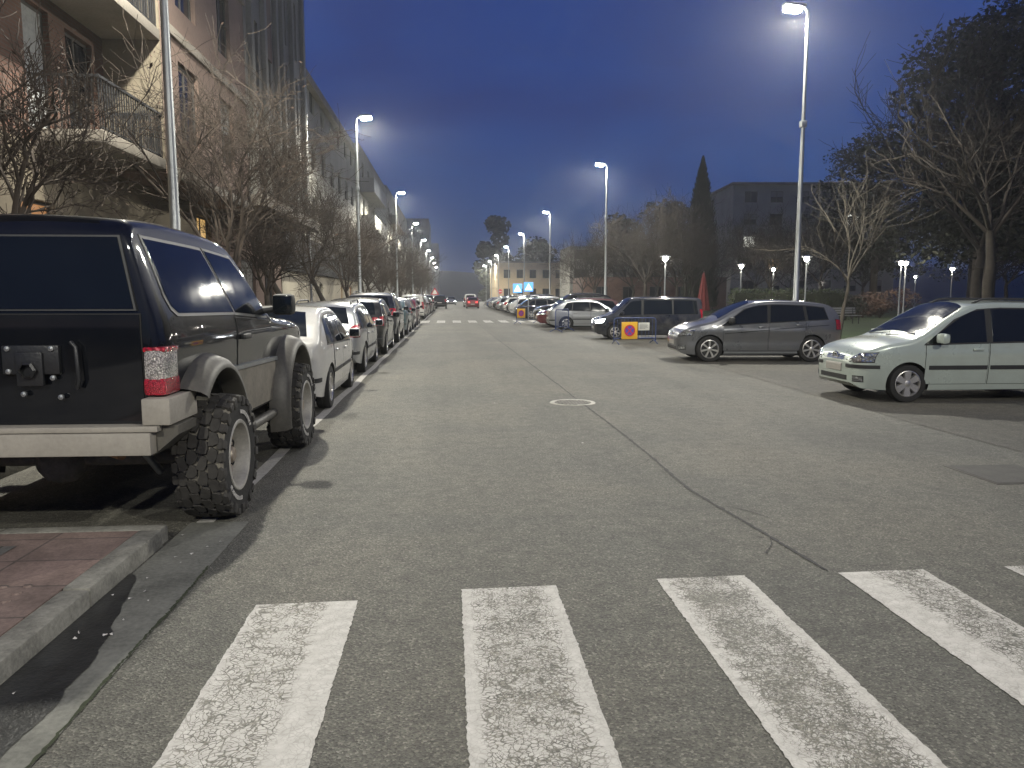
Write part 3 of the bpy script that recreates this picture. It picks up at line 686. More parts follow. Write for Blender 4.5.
SPEC['suv'] = dict(SPEC['estate'], name='sport_utility_car', W=1.84, wr=.36, axles=(1.34, -1.34), paint='dark', tum=.30,
    top=[(-2.25, .80), (-2.23, 1.0), (-2.17, 1.14), (-1.96, 1.52), (-1.78, 1.63), (-1.1, 1.70), (-.2, 1.71), (.2, 1.67), (.62, 1.44), (1.02, 1.18), (1.18, 1.12), (1.6, 1.06), (2.0, .95), (2.16, .82), (2.24, .62)],
    bot=[(-2.25, .5), (-2.1, .36), (-1.6, .30), (1.6, .28), (2.05, .30), (2.24, .42)], plan=[(-2.25, .72), (-2.2, .80), (-2.0, .87), (-1.5, .90), (-.6, .92), (.9, .92), (1.6, .90), (1.98, .83), (2.15, .72), (2.24, .6)],
    belt=[(-2.25, 1.14), (-1.2, 1.10), (0, 1.06), (1.0, 1.02), (2.2, .9)], glass=[(-1.86, -1.70, -1.02, -1.02), (-.94, -.94, -.16, -.12), (-.06, -.08, .34, .90)], doors=[(-1.0, -.10, .42), (-.07, .94, .42)], doorcut=(-.86, .74), mirror=(.74, 1.08), rearglass=(-2.14, -1.92, .86, .82),
    tail=[(.52, .94, 1.18), (.96, .94, 1.2)], head=[(.42, .76, .88), (1.0, .80, .92)], grille=[(0, 0, 0), (.38, .70, .84)], rails=(-1.6, .1, .6, 0), rplate=[(0, 0, 0), (.26, .72, .83)], rstrip=[(0, 0, 0), (.95, .52, .62)], strip=None)

# ------------------------------------------------------------------ the off-roader in the foreground
def mud_wheel(parent, loc, sd, Rt=.45, w=.33, rr=.245):
    rnd = random.Random(5)
    m = MB(); h = w / 2
    m.lathe([(rr, -h * .75), (rr + .012, -h * .95), (Rt * .78, -h), (Rt * .88, -h * .98)], 56, 'x', 0); m.lathe([(Rt * .88, h * .98), (Rt * .78, h), (rr + .014, h * .95), (rr, h * .75)], 56, 'x', 0)
    m.lathe([(Rt * .88, -h * .98), (Rt * .925, -h * .85), (Rt * .945, -h * .4), (Rt * .945, h * .4), (Rt * .925, h * .85), (Rt * .88, h * .98)], 56, 'x', 1)
    nb = 26
    def block(x, a, sx, sa, r0, r1, rot, mi=3):
        T = Matrix.Rotation(a, 4, 'X') @ Matrix.Translation((x, 0, 0)) @ Matrix.Rotation(rot, 4, 'Z')
        P = []
        for (u, v) in (((-1, -.75), (-.1, -1), (.8, -.8), (1, -.1), (.7, .75), (0, .9), (-.75, 1), (-.85, .1)) if abs(x) < .12 else ((-1, -.8), (.2, -1), (1, -.6), (1, .7), (.1, 1), (-1, .7))):
            P.append((u * sx * rnd.uniform(.85, 1.1), v * sa * rnd.uniform(.85, 1.1)))
        vs = [T @ Vector((p[0] * 1.08, p[1] * 1.1, r0)) for p in P] + [T @ Vector((p[0], p[1], r1)) for p in P]
        n = len(P); m.add(vs, [tuple(range(n, 2 * n))] + [(i, (i + 1) % n, (i + 1) % n + n, i + n) for i in range(n)], mi)
    for i in range(nb):
        for k, x in enumerate((-.100, -.035, .035, .100)):
            a = 2 * PI * (i + (.5 if k % 2 else 0) + rnd.uniform(-.07, .07)) / nb
            block(x, a, .0345, .052, Rt * .92, Rt * (1.0 - .02 * abs(x) / .1), rnd.uniform(-.35, .35))
        for s_ in (-1, 1):
            a = 2 * PI * (i + (.25 if i % 2 else .12) + (.5 if s_ > 0 else 0)) / nb
            block(s_ * .146, a, .020, .040 if i % 2 else .033, Rt * .90, Rt * .965, 0)
            T = Matrix.Rotation(a, 4, 'X'); x0, x1 = sorted((s_ * (h - .012), s_ * (h + .010)))
            L_ = Rt * (.80 if i % 2 else .86)
            m.cbox(x0, x1, -.030, .030, L_, Rt * .955, .006, 3, T)
    if True:   # raised pale lettering arcs on the sidewall (worn away, unreadable)
        for base in (1.9, 5.0):
            for j in range(9):
                a = base + j * .105; T = Matrix.Rotation(a, 4, 'X'); k = rnd.choice((0, 1, 2))
                m.box(h - .003, h + .004, -.016, -.010, .300, .328, 2, T)
                if k != 1: m.box(h - .003, h + .004, .006, .012, .300, .328, 2, T)
                for zz in ((.300,), (.322,), (.300, .311, .322))[k]: m.box(h - .003, h + .0045, -.010, .006, zz, zz + .006, 2, T)
    wo = m.build('wheel', [M['rubber'], M['mudvoid'], M['litter'], M['lug']], parent, 30)
    wo.location = loc; wo.rotation_euler = (R(17 * sd), 0, 0 if sd > 0 else PI)
    m = MB()
    m.lathe([(rr, h * .70), (rr + .018, h * .93), (rr + .010, h * .99), (rr - .012, h * .97), (rr - .022, h * .80), (rr - .03, h * .30)], 44, 'x', 0)
    m.lathe([(rr - .026, h * .35), (rr * .72, h * .12), (rr * .55, h * .30), (rr * .36, h * .33), (.001, h * .33)], 44, 'x', 1)
    for k in range(8):
        T = Matrix.Rotation(2 * PI * k / 8, 4, 'X') @ Matrix.Translation((h * .18, 0, rr * .72)); m.lathe([(.026, .0), (.030, .03), (.022, .035), (.018, .0)], 12, 'x', 2, T)
    rim = m.build('rim', [M['bumperpale'], M['dirtyalloy'], M['black']], wo, 35)
    m = MB(); m.lathe([(.062, h * .3), (.060, h * .62), (.048, h * .72), (.001, h * .74)], 20, 'x')
    for k in range(6):
        T = Matrix.Rotation(2 * PI * k / 6, 4, 'X') @ Matrix.Translation((h * .33, 0, .095)); m.lathe([(.014, 0), (.014, .03), (.001, .034)], 6, 'x', 0, T)
    m.build('hub', M['dirtyalloy'], wo, 35)
M['mudvoid'] = rough_mat('dried_mud', (.19, .175, .145), .45, 12, 50, .95, .4)
M['lug'] = rough_mat('scrubbed_lug', (.042, .039, .035), .5, 9, 40, .8, .3)
M['bumperpale'] = rough_mat('pale_dirty_rim', (.44, .42, .38), .3, 9, 50, .5, .1, .2)
def make_offroader():
    sp = dict(W=1.82, top=[(-2.31, 1.40), (-2.30, 1.54), (-2.235, 2.0), (-2.15, 2.08), (-1.6, 2.10), (-.8, 2.085), (-.36, 2.045), (-.24, 1.995), (.10, 1.68), (.40, 1.43), (.50, 1.405), (1.3, 1.345), (1.85, 1.28), (2.02, 1.20), (2.10, 1.02)],
              bot=[(-2.31, .76), (-1.9, .70), (-1.2, .60), (.6, .58), (1.5, .66), (2.10, .72)], plan=[(-2.31, .835), (-2.28, .87), (-2.1, .905), (-1.2, .915), (.5, .91), (1.4, .895), (1.85, .865), (2.02, .83), (2.10, .77)],
              belt=[(-2.31, 1.45), (-1.0, 1.44), (.4, 1.37), (2.1, 1.28)], r=.085, tum=.285, crown=.03, tuck=.02, crease=[(1.28, .014, .10)])
    sh = Shell(sp); pm = M['p_black']
    root = thing('off_road_car', 'black lifted off-roader with muddy block-tread tyres, nearest car at the left kerb', 'car', (-2.655, 7.22, 0), R(-1.0))
    link('body', sh.body_mesh('body', [pm, M['black']], [(.97, .47), (-1.60, .47)], .56), root)
    for sd in (-1, 1):
        zl = lambda y: sh.belt(y) + .035
        wins = [[(-2.13, -2.20, -1.08, -.80), 'side_window'], [(-.72, -1.0, -.34, .24), 'door_window']]
        def poly(w, e=0, zt=1.935):
            y0b, y0t, y1t, y1b = w
            P = [(y0b + .10 - e, zl(y0b) - e)] if e == 0 else [(y0b - e, zl(y0b) - e)]
            P += [(y1b + e, zl(y1b) - e), (y1t + e, min(zt, sh.top(y1t) - .11) + e), (y0t - e, zt + e)]
            if e == 0: P += [(y0b - .02, zl(y0b) + .13)]
            return P
        for w, nm in wins:
            w2 = list(w); 
            if w2[0] < w2[1] : pass
            # keep the outline y-monotone: the lean of the rear edge is small
            P = [(w[0], zl(w[0]) + .10), (w[0] + .08, zl(w[0]) + .01), (w[3], zl(w[3])), (w[2], min(1.925, sh.top(w[2]) - .12)), (min(w[0], w[1]) + .02 if w[1] < w[0] else w[1], 1.93)] if nm == 'side_window' else [(-.74, zl(-.7)), (.24, zl(.24)), (.10, 1.60), (-.34, 1.92), (-.99, 1.95)]
            if nm == 'side_window': P = [(-2.09, zl(-2.1) + .13), (-2.05, zl(-2.1) + .05), (-1.97, zl(-2.1) + .005), (-.80, zl(-.8)), (-1.07, 1.95), (-2.10, 1.965)]
            cx = sum(p[0] for p in P) / len(P); cz = sum(p[1] for p in P) / len(P)
            Q = [(p[0] + .024 * (1 if p[0] > cx else -1), p[1] + .022 * (1 if p[1] > cz else -1)) for p in P]
            m = MB(); sh.side_panel(m, Q, .005, sd, dy=.03, dz=.03); fr = m.build('window_frame', M['sealgrey'], root, 40)
            m = MB(); sh.side_panel(m, P, .009, sd, dy=.03, dz=.03); m.build('pane', M['glass'], fr, 40)
        # door with shut line, handle and dusty lower cladding
        D = [(-.78, .66), (.30, .66), (.30, zl(.3) - .045), (-.78, zl(-.78) - .045)]
        m = MB(); sh.side_panel(m, D, .006, sd, dy=.04, dz=.04); dr = m.build('door', pm, root, 30)
        m = MB(); sh.side_panel(m, [(-.79, .65), (.31, .65), (.31, zl(.3) - .035), (-.79, zl(-.78) - .035)], .0025, sd); m.build('door_seal', M['trim'], dr, 40)
        hy, hz = -.62, 1.26; hx = sh.xs(hy, hz); m = MB(); m.cbox(*sorted((sd * hx, sd * (hx + .05))), hy - .09, hy + .09, hz - .02, hz + .025, .015); m.build('handle', M['black'], dr, 40)
        m = MB(); sh.side_panel(m, [(-1.03, .62), (.42, .60), (.42, .98), (-1.03, 1.02)], .020, sd, dy=.04); m.build('door_cladding', M['mudpanel'], root, 40)
        m = MB(); sh.side_panel(m, [(-1.04, 1.005), (.46, .975), (.46, 1.01), (-1.04, 1.04)], .034, sd, dy=.04); m.build('rub_strip', M['galv'], root, 40)
        m = MB(); m.tube([(sd * .90, -1.02, .50), (sd * .92, -.4, .47), (sd * .92, .40, .47)], .045, 10); m.build('side_step', M['flare'], root, 50)
        for wy in (-1.60, .97):
            m = MB(); G = []; n = 26; a0, a1 = R(-22), R(134 if wy < 0 else 196)
            for i in range(n + 1):
                a = a0 + (a1 - a0) * i / n; row = []
                for r_, x in ((.675, .885), (.665, .955), (.635, 1.035), (.600, 1.070), (.572, 1.072), (.560, 1.05), (.56, .86)):
                    row.append((sd * x, wy - math.cos(a) * r_ * -1, .47 + math.sin(a) * r_ * 1.08))
                G.append(row)
            m.grid(G); m.build('wheel_flare', M['flare'], root, 45)
            mud_wheel(root, (sd * (.985 if wy < 0 else .95), wy, .45), sd)
        # mirror on the front door
        m = MB(); m.cbox(*sorted((sd * .96, sd * 1.17)), .20, .33, 1.42, 1.62, .05); m.tube([(sd * .86, .22, 1.46), (sd * 1.0, .25, 1.48)], .03, 8); mo = m.build('mirror', M['black'], root, 50)
        m = MB(); m.cbox(*sorted((sd * .98, sd * 1.15)), .192, .20, 1.44, 1.60, .01); m.build('mirror_glass', M['glass'], mo, 40)
        # tall corner lamp: clear upper, red lower
        m = MB(); m.cbox(*sorted((sd * .795, sd * .925)), -2.345, -2.10, .985, 1.275, .03); tl = m.build('tail_light', M['clearlamp'], root, 40)
        m = MB(); m.cbox(*sorted((sd * .790, sd * .931)), -2.350, -2.095, .980, 1.095, .028); m.build('red_lens', M['redglow'], tl, 40)
        m = MB(); m.cbox(*sorted((sd * .792, sd * .929)), -2.341, -2.097, 1.25, 1.285, .016); m.build('red_edge', M['redlamp'], tl, 40)
        # boxy bumper corner with stained side
        m = MB(); m.cbox(*sorted((sd * .800, sd * .972)), -2.42, -1.93, .806, .972, .012); m.build('bumper_corner', [M['bumper']], root, 40)
        m = MB(); m.prism([(sd * .70, .800), (sd * 1.0, .798), (sd * .995, .74), (sd * .84, .61), (sd * .70, .61)], -2.37, -2.05); m.build('corner_plate', M['flare'], root, 30)
        # suspension: shock absorber and coil
        m = MB(); m.tube([(sd * .62, -1.72, .36), (sd * .56, -1.95, .62), (sd * .52, -2.0, .75)], [.028, .028, .034], 10); m.build('shock_absorber', M['galv'], root, 50)
        m = MB(); sp_ = [(sd * .48 + .055 * math.cos(t * .7), -1.60 + .055 * math.sin(t * .7), .52 + t * .004) for t in range(60)]; m.tube(sp_, .012, 6); m.build('coil_spring', M['black'], root, 60)
    m = MB(); sh.top_panel(m, .36, -.20, .93, .008, k2=.92, bow=.06); m.build('windscreen', M['glass'], root, 40)
    # tailgate: framed window, lower panel, carrier hinge block, latch, reflections come from the street
    m = MB()
    Y = lambda z: (sh.y0 + .002 if z < 1.40 else -2.30 + (z - 1.52) * (.065 / .44))
    def quad(x0, x1, z0, z1, off, mm, nx=10, nz=6, tp=0.0):
        G = []
        for i in range(nx + 1):
            row = []
            for j in range(nz + 1):
                z = z0 + (z1 - z0) * j / nz; x = (x0 + (x1 - x0) * i / nx); x *= 1 - tp * j / nz; row.append((x, Y(z) - off, z))
            G.append(row)
        mm.grid(G)
        rim = [(i, 0) for i in range(nx + 1)] + [(nx, j) for j in range(1, nz + 1)] + [(i, nz) for i in range(nx - 1, -1, -1)] + [(0, j) for j in range(nz - 1, 0, -1)]
        k = len(rim); mm.add([G[i][j] for i, j in rim] + [(G[i][j][0], G[i][j][1] + off + .01, G[i][j][2]) for i, j in rim], [(i, (i + 1) % k, (i + 1) % k + k, i + k) for i in range(k)])
    m = MB(); quad(-.785, .785, .80, 1.485, .014, m, tp=.012); tg = m.build('tailgate', pm, root, 30)
    m = MB(); quad(-.793, .793, .792, 1.493, .006, m, tp=.012); m.build('tailgate_seal', M['trim'], tg, 30)
    m = MB(); quad(-.765, .765, 1.510, 1.975, .024, m, tp=.135); rw = m.build('rear_window', M['sealgrey'], root, 30)
    m = MB(); quad(-.750, .750, 1.522, 1.963, .031, m, tp=.135); m.build('pane', M['glass'], rw, 30)
    m = MB(); m.cbox(-.04, .30, -2.355, -2.315, 1.12, 1.30, .012); m.cbox(.05, .21, -2.375, -2.35, 1.05, 1.26, .02)
    m.lathe([(.001, -.0), (.05, 0), (.055, .03), (.04, .04)], 6, 'z', 0, Matrix.Translation((.13, -2.37, 1.15)) @ Matrix.Rotation(PI / 2, 4, 'X'))
    m.build('carrier_block', M['dullblack'], tg, 35)
    m = MB()
    for x, z in ((.0, 1.28), (.26, 1.28), (.0, 1.14), (.26, 1.10), (.08, 1.0), (.30, .98)): m.lathe([(.018, 0), (.016, .014), (.001, .018)], 10, 'z', 0, Matrix.Translation((x, -2.352, z)) @ Matrix.Rotation(PI / 2, 4, 'X'))
    m.build('carrier_bolt', M['galv'], tg, 40)
    m = MB(); m.tube([(.38, -2.36, 1.32), (.41, -2.37, 1.29), (.42, -2.37, 1.08), (.40, -2.36, 1.03)], .014, 8); m.build('handle', M['dullblack'], tg, 50)
    # steel beam bumper
    m = MB(); m.cbox(-.86, .86, -2.46, -2.28, .625, .765, .01); m.cbox(-.90, .90, -2.445, -2.26, .769, .803, .006); rb = m.build('rear_bumper', M['bumper'], root, 30)
    m = MB(); m.box(-.52, -.49, -2.465, -2.45, .625, .75); m.cbox(-.70, -.56, -2.468, -2.455, .64, .74, .004); m.build('bumper_bracket', M['galv'], rb, 30)
    m = MB()
    for x, z in ((-.66, .72), (-.66, .66), (-.60, .72), (-.60, .66)): m.lathe([(.009, 0), (.001, .012)], 8, 'z', 0, Matrix.Translation((x, -2.468, z)) @ Matrix.Rotation(PI / 2, 4, 'X'))
    m.build('bumper_bolt', M['black'], rb, 40)
    # rear axle, differential, exhaust
    m = MB(); m.tube([(-.82, -1.6, .44), (-.30, -1.6, .44), (.30, -1.6, .44), (.82, -1.6, .44)], [.05, .055, .055, .05], 12); m.build('rear_axle', M['mudvoid'], root, 50)
    m = MB(); m.lathe([(.001, -.16), (.09, -.15), (.15, -.08), (.165, .0), (.15, .08), (.08, .14), (.001, .15)], 16, 'x', 0, Matrix.Translation((-.08, -1.64, .43))); m.build('differential', M['mudvoid'], root, 50)
    m = MB(); m.tube([(-.75, -1.75, .52), (-.3, -1.9, .56), (.35, -2.0, .58), (.55, -2.15, .565)], .03, 10); m.build('exhaust_pipe', M['rusty'], root, 50)
    m = MB(); m.tube([(-.82, -1.72, .46), (.60, -1.75, .62)], .022, 8); m.build('track_bar', M['bumper'], root, 50)
    m = MB(); m.box(-.55, .55, -2.2, 1.9, .60, .74); m.build('chassis', M['black'], root)
    m = MB(); m.cbox(-.90, .90, 2.06, 2.26, .66, .90, .03); m.build('front_bumper', M['bumper'], root, 40)
    for sd in (-1, 1):
        m = MB(); m.cbox(*sorted((sd * .50, sd * .82)), 2.03, 2.125, .98, 1.18, .02); m.build('headlight', M['headlight'], root, 40)
    return root
M['rusty'] = rough_mat('rusty_pipe', (.36, .20, .09), .4, 8, 40, .8, .3)
M['dullblack'] = rough_mat('worn_black_steel', (.016, .017, .019), .4, 9, 50, .42, .2)
M['sealgrey'] = rough_mat('window_seal', (.045, .046, .046), .3, 5, 50, .45, 0)
M['redglow'] = lampglass('red_lens_tail', (.62, .010, .035), .12, scale=110)
M['redlamp'] = M['redlamp']

# ------------------------------------------------------------------ trees
def branching(seed, H, tr, fork, spread, nlimb=5, kids_=(5, 5, 5), lens=(.5, .5, .42), up=.35, minr=.007, lean=(0, 0), jit=.28, leafp=0.0, limb=.52):
    rnd = random.Random(seed); T = MB(); C = MB(); Lf = MB()
    pts = [Vector((0, 0, 0))]; n = 6
    for i in range(1, n + 1):
        t = i / n; pts.append(Vector((lean[0] * t + rnd.uniform(-.03, .03) * H * .3 * t, lean[1] * t + rnd.uniform(-.03, .03) * H * .3 * t, fork * t)))
    T.tube([Vector((0, 0, -.05))] + pts, [tr * 1.5] + [tr * (1.25 - .45 * i / n) if i else tr * 1.35 for i in range(n + 1)], 9)
    def leaf(p):
        s = rnd.uniform(.03, .06); a = Vector((rnd.uniform(-1, 1), rnd.uniform(-1, 1), rnd.uniform(-1, .4))).normalized(); b = a.orthogonal().normalized()
        Lf.add([p, p + a * s + b * s * .4, p + a * s * 1.9, p + a * s - b * s * .4], [(0, 1, 2, 3)])
    def grow(p, d, l, r, lv, mb):
        k = 4 if lv < 2 else 3; P = [p]; q = p; dd = d
        for i in range(k):
            dd = (dd + Vector((rnd.gauss(0, jit), rnd.gauss(0, jit), rnd.gauss(0, jit) + up * .35)) * .5).normalized(); q = q + dd * (l / k); P.append(q)
        r1 = max(minr * .6, r * .55)
        mb.tube(P, [max(minr * .7, r + (r1 - r) * i / k) for i in range(k + 1)], 6 if lv == 0 else (4 if lv == 1 else 3), cap=False)
        if lv < len(kids_):
            nk = kids_[lv]
            for j in range(nk):
                t = .35 + .65 * (j + rnd.random() * .7) / nk if j < nk - 1 else 1.0
                t = min(t, .999); i = min(int(t * k), k - 1); pp = P[i].lerp(P[i + 1], t * k - i)
                ax = (P[i + 1] - P[i]).normalized(); o = ax.orthogonal().normalized(); o.rotate(Matrix.Rotation(rnd.uniform(0, 2 * PI), 3, ax))
                nd = (ax * rnd.uniform(.55, 1.0) + o * rnd.uniform(.5, 1.0) + Vector((0, 0, up * .5))).normalized()
                grow(pp, nd, l * lens[lv] * rnd.uniform(.8, 1.25) * 1.25, max(minr, r * (.50 if t < .99 else .6)), lv + 1, mb)
        elif leafp and rnd.random() < leafp:
            for _ in range(2): leaf(P[-1] + Vector((rnd.gauss(0, .05), rnd.gauss(0, .05), rnd.gauss(0, .05))))
    L0 = (H - fork) * limb
    for i in range(nlimb):
        a = 2 * PI * (i + rnd.uniform(-.25, .25)) / nlimb; d = Vector((math.cos(a) * spread, math.sin(a) * spread, 1 if i else 1.6)).normalized()
        grow(pts[-1] - Vector((0, 0, fork * .12 * rnd.random())), d, L0 * rnd.uniform(.85, 1.15), tr * .44, 0, C)
    return T, C, Lf
def bare_tree(label, loc, rz, seed, name='bare_tree', bark='bark', twig='twig', group=None, sc=1, **kw):
    root = thing(name, label, 'tree', loc, rz, group); root.scale = (sc, sc, sc)
    T, C, Lf = branching(seed, **kw)
    T.build('trunk', M[bark], root, 60, fixn=False); cr = C.build('crown', M[twig], root, 60, fixn=False)
    if Lf.v: Lf.build('leaves', M['dryleaf'], cr, fixn=False)
    return root
def leafy(mb, rnd, c, rad, n, s):
    for _ in range(n):
        while True:
            u = Vector((rnd.uniform(-1, 1), rnd.uniform(-1, 1), rnd.uniform(-1, 1)))
            if .15 < u.length < 1: break
        u = u * (u.length ** -.35); p = Vector((c[0] + u.x * rad[0], c[1] + u.y * rad[1], c[2] + u.z * rad[2]))
        a = Vector((rnd.gauss(0, 1), rnd.gauss(0, 1), rnd.gauss(0, .7))).normalized(); b = a.orthogonal().normalized(); k = s * rnd.uniform(.6, 1.4)
        mb.add([p - a * k, p + b * k * .6, p + a * k, p - b * k * .6], [(0, 1, 2, 3)])
def leaf_tree(label, loc, H, W, seed, name='evergreen_tree', mat='evergreen', n=5000, leaf=.16, z0=.2, group=None, cone=False, trunk=.2, cat='tree'):
    rnd = random.Random(seed); root = thing(name, label, cat, loc, rnd.uniform(0, 6), group)
    m = MB(); m.tube([(0, 0, -.05), (.05, 0, H * .35), (0, .05, H * .8)], [trunk, trunk * .8, trunk * .25], 8)
    for i in range(7):
        a = i * 2.4; z = H * (z0 + .08 + .07 * i); m.tube([(0, 0, z), (math.cos(a) * W * .15, math.sin(a) * W * .15, z + H * .06), (math.cos(a) * W * .26, math.sin(a) * W * .26, z + H * .10)], [trunk * .45, trunk * .28, trunk * .1], 5)
    m.build('trunk', M['bark'], root, 60)
    m = MB()
    if cone:
        for i in range(n):
            t = rnd.random() ** 1.5; z = H * (.04 + .95 * t); r_ = W * .5 * (math.sin(min(1, (1 - t) * 1.3) * PI / 2) ** .9) * rnd.uniform(.6, 1.05); a = rnd.uniform(0, 2 * PI)
            p = Vector((math.cos(a) * r_, math.sin(a) * r_, z)); d = Vector((math.cos(a) * .3, math.sin(a) * .3, 1)).normalized(); b = Vector((-math.sin(a), math.cos(a), rnd.uniform(-.3, .3))); k = leaf * rnd.uniform(.7, 1.4)
            m.add([p - d * k, p + b * k * .45, p + d * k, p - b * k * .45], [(0, 1, 2, 3)])
    else:
        nc = 40 if n > 8000 else 26; cl = []
        for i in range(nc):
            t = rnd.random(); z = H * (z0 + (1 - z0) * t); w = W * .5 * (math.sin(min(1, .25 + t * .75) * PI) ** .6 if t > .35 else .75 + .25 * t); a = rnd.uniform(0, 2 * PI); r_ = w * rnd.random() ** .5 * .8
            cl.append((math.cos(a) * r_, math.sin(a) * r_, min(z, H * .93)))
        for c in cl: k = W * rnd.uniform(.12, .24); leafy(m, rnd, c, (k, k, k * rnd.uniform(.6, .95)), n // nc, leaf)
    m.build('crown', M[mat], root, fixn=False)
    return root
def shrub(label, loc, size, seed, mat='bush', n=1500, leaf=.07, name='shrub', group=None):
    rnd = random.Random(seed); root = thing(name, label, 'shrub', loc, 0, group); m = MB()
    for i in range(9):
        a = rnd.uniform(0, 6.3); leafy(m, rnd, (math.cos(a) * size[0] * .25, math.sin(a) * size[1] * .25, size[2] * rnd.uniform(.35, .65)), (size[0] * .3, size[1] * .3, size[2] * .36), n // 9, leaf)
    m.build('foliage', M[mat], root, fixn=False)
    m = MB()
    for i in range(4): a = i * 1.6; m.tube([(0, 0, 0), (math.cos(a) * size[0] * .2, math.sin(a) * size[1] * .2, size[2] * .6)], .025, 5)
    m.build('stem', M['bark'], root); return root

# ------------------------------------------------------------------ the setting: ground, road, kerbs, pavements, lawn
rnd = random.Random(11)
def sheet(name, x0, x1, y0, y1, z, mat, nx=1, ny=1):
    m = MB(); m.grid([[(x0 + (x1 - x0) * i / nx, y0 + (y1 - y0) * j / ny, z) for j in range(ny + 1)] for i in range(nx + 1)], flip=True)
    return struct(name, m, mat, fixn=False)
KL, KR = -3.95, 10.15
sheet('ground', -1200, 1200, -200, 1400, -.16, M['soil'])
sheet('road', KL - .1, KR + .1, -40, 700, 0, M['asphalt'])
def kerb_run(name, pts, w, h, zt, seg=1.0, mat='kerb'):
    """row of kerb stones with open joints along a polyline (top outer edge), stones lie to the left of the direction"""
    m = MB()
    for (xa, ya), (xb, yb) in zip(pts, pts[1:]):
        d = Vector((xb - xa, yb - ya, 0)); Lg = d.length; d.normalize(); nrm = Vector((-d.y, d.x, 0)); k = max(1, round(Lg / seg))
        a = math.atan2(d.y, d.x)
        for i in range(k):
            s0 = Lg * i / k + .004; s1 = Lg * (i + 1) / k - .004
            T = Matrix.Translation((xa, ya, 0)) @ Matrix.Rotation(a, 4, 'Z')
            m.cbox(s0, s1, 0, w, -.12, zt + rnd.uniform(-.003, .003), .018, 0, T)
    return struct(name, m, M[mat], smooth=35)
# left: pavement with a build-out (kerb extension) ending just behind the off-roader
struct('pavement', (lambda m: (m.box(-7.6, KL - .22, -40, 260, -.14, .122), m)[1])(MB()), M['greytile'])
struct('pavement', (lambda m: (m.box(KL - .215, -2.012, -40, 4.93, -.14, .098), m)[1])(MB()), M['redtile'])
struct('pavement', (lambda m: (m.box(KR + .2, 12.6, -40, 260, -.14, .11), m)[1])(MB()), M['redtile'])
kerb_run('kerb', [(-1.862, -12), (-1.862, 4.93)], .145, .13, .104)
kerb_run('kerb', [(-1.866, 5.05), (-3.9, 5.05)], .115, .13, .102, .9)
kerb_run('kerb', [(KL, 5.07), (KL, 45)], .21, .13, .13, 1.2)
kerb_run('kerb', [(KL, 45.1), (KL, 250)], .21, .13, .13, 6)
kerb_run('kerb', [(KR, 60), (KR, -10)], .2, .13, .12, 1.2); kerb_run('kerb', [(KR, 250), (KR, 60.1)], .2, .13, .12, 6)
# pale paving slabs and a studded warning band set in the red paving
m = MB()
for j, y in enumerate((4.45,)): m.grid([[(-3.6 + .0 * k, y - .22 + .44 * l, .102) for l in range(2)] for k in (0, 1)][:1] + [[(-2.62, y - .22 + .44 * l, .102) for l in range(2)]], flip=True)
struct('paving_band', m, M['greytile'], fixn=False)
m = MB()
for i in range(13):
    for j in range(4): m.lathe([(.024, .098), (.020, .107), (.001, .108)], 8, 'z', 0, Matrix.Translation((-3.62 + i * .118, 3.70 + j * .1, 0)))
struct('tactile_paving', m, M['redtile'], smooth=40)
# gutter, wet patch, moss and rubbish
m = MB(); m.grid([[(x, y, .005) for y in (-12, 0, 3, 5.4)] for x in (-1.845, -1.44)], flip=True); struct('gutter', m, M['concrete'], fixn=False)
def blob(name, pts, z, mat, kind='structure'):
    m = MB(); m.add([(x, y, z) for x, y in pts], [tuple(range(len(pts)))]); o = m.build(name, mat, fixn=False)
    if o.data.polygons[0].normal.z < 0: o.data.flip_normals()
    return tag(o, kind=kind)
edge = []
for i in range(90):
    t = i / 89; y = 1.9 + 2.5 * t; wdt = (.25 + .05 * math.sin(y * 2.7) + .03 * mnoise.noise(Vector((y * 5, 0, 0))) + .012 * mnoise.noise(Vector((y * 22, 3, 0)))) * min(1, ((1 - t) * 3.2) ** .55)
    edge.append((-1.858 + max(.002, wdt), y))
blob('puddle', [(-1.858, 1.9)] + edge + [(-1.858, 4.4)], .0095, M['wet'])
m = MB()
for i in range(30):
    if i < 22: x, y = rnd.uniform(-1.82, -1.5), rnd.uniform(2.2, 5.3)
    else: x, y = rnd.uniform(-1.4, 5), rnd.uniform(3.2, 12)
    s = rnd.uniform(.005, .013); a = rnd.uniform(0, 6.3); T = Matrix.Translation((x, y, .014)) @ Matrix.Rotation(a, 4, 'Z') @ Matrix.Rotation(rnd.uniform(-.4, .4), 4, 'X')
    m.add([T @ Vector(v) for v in ((-s, -s * .5, 0), (s, -s * .4, .003), (s * .8, s * .5, 0), (-s * .9, s * .6, .004))], [(0, 1, 2, 3)])
tag(m.build('litter', M['litter'], fixn=False), kind='stuff')
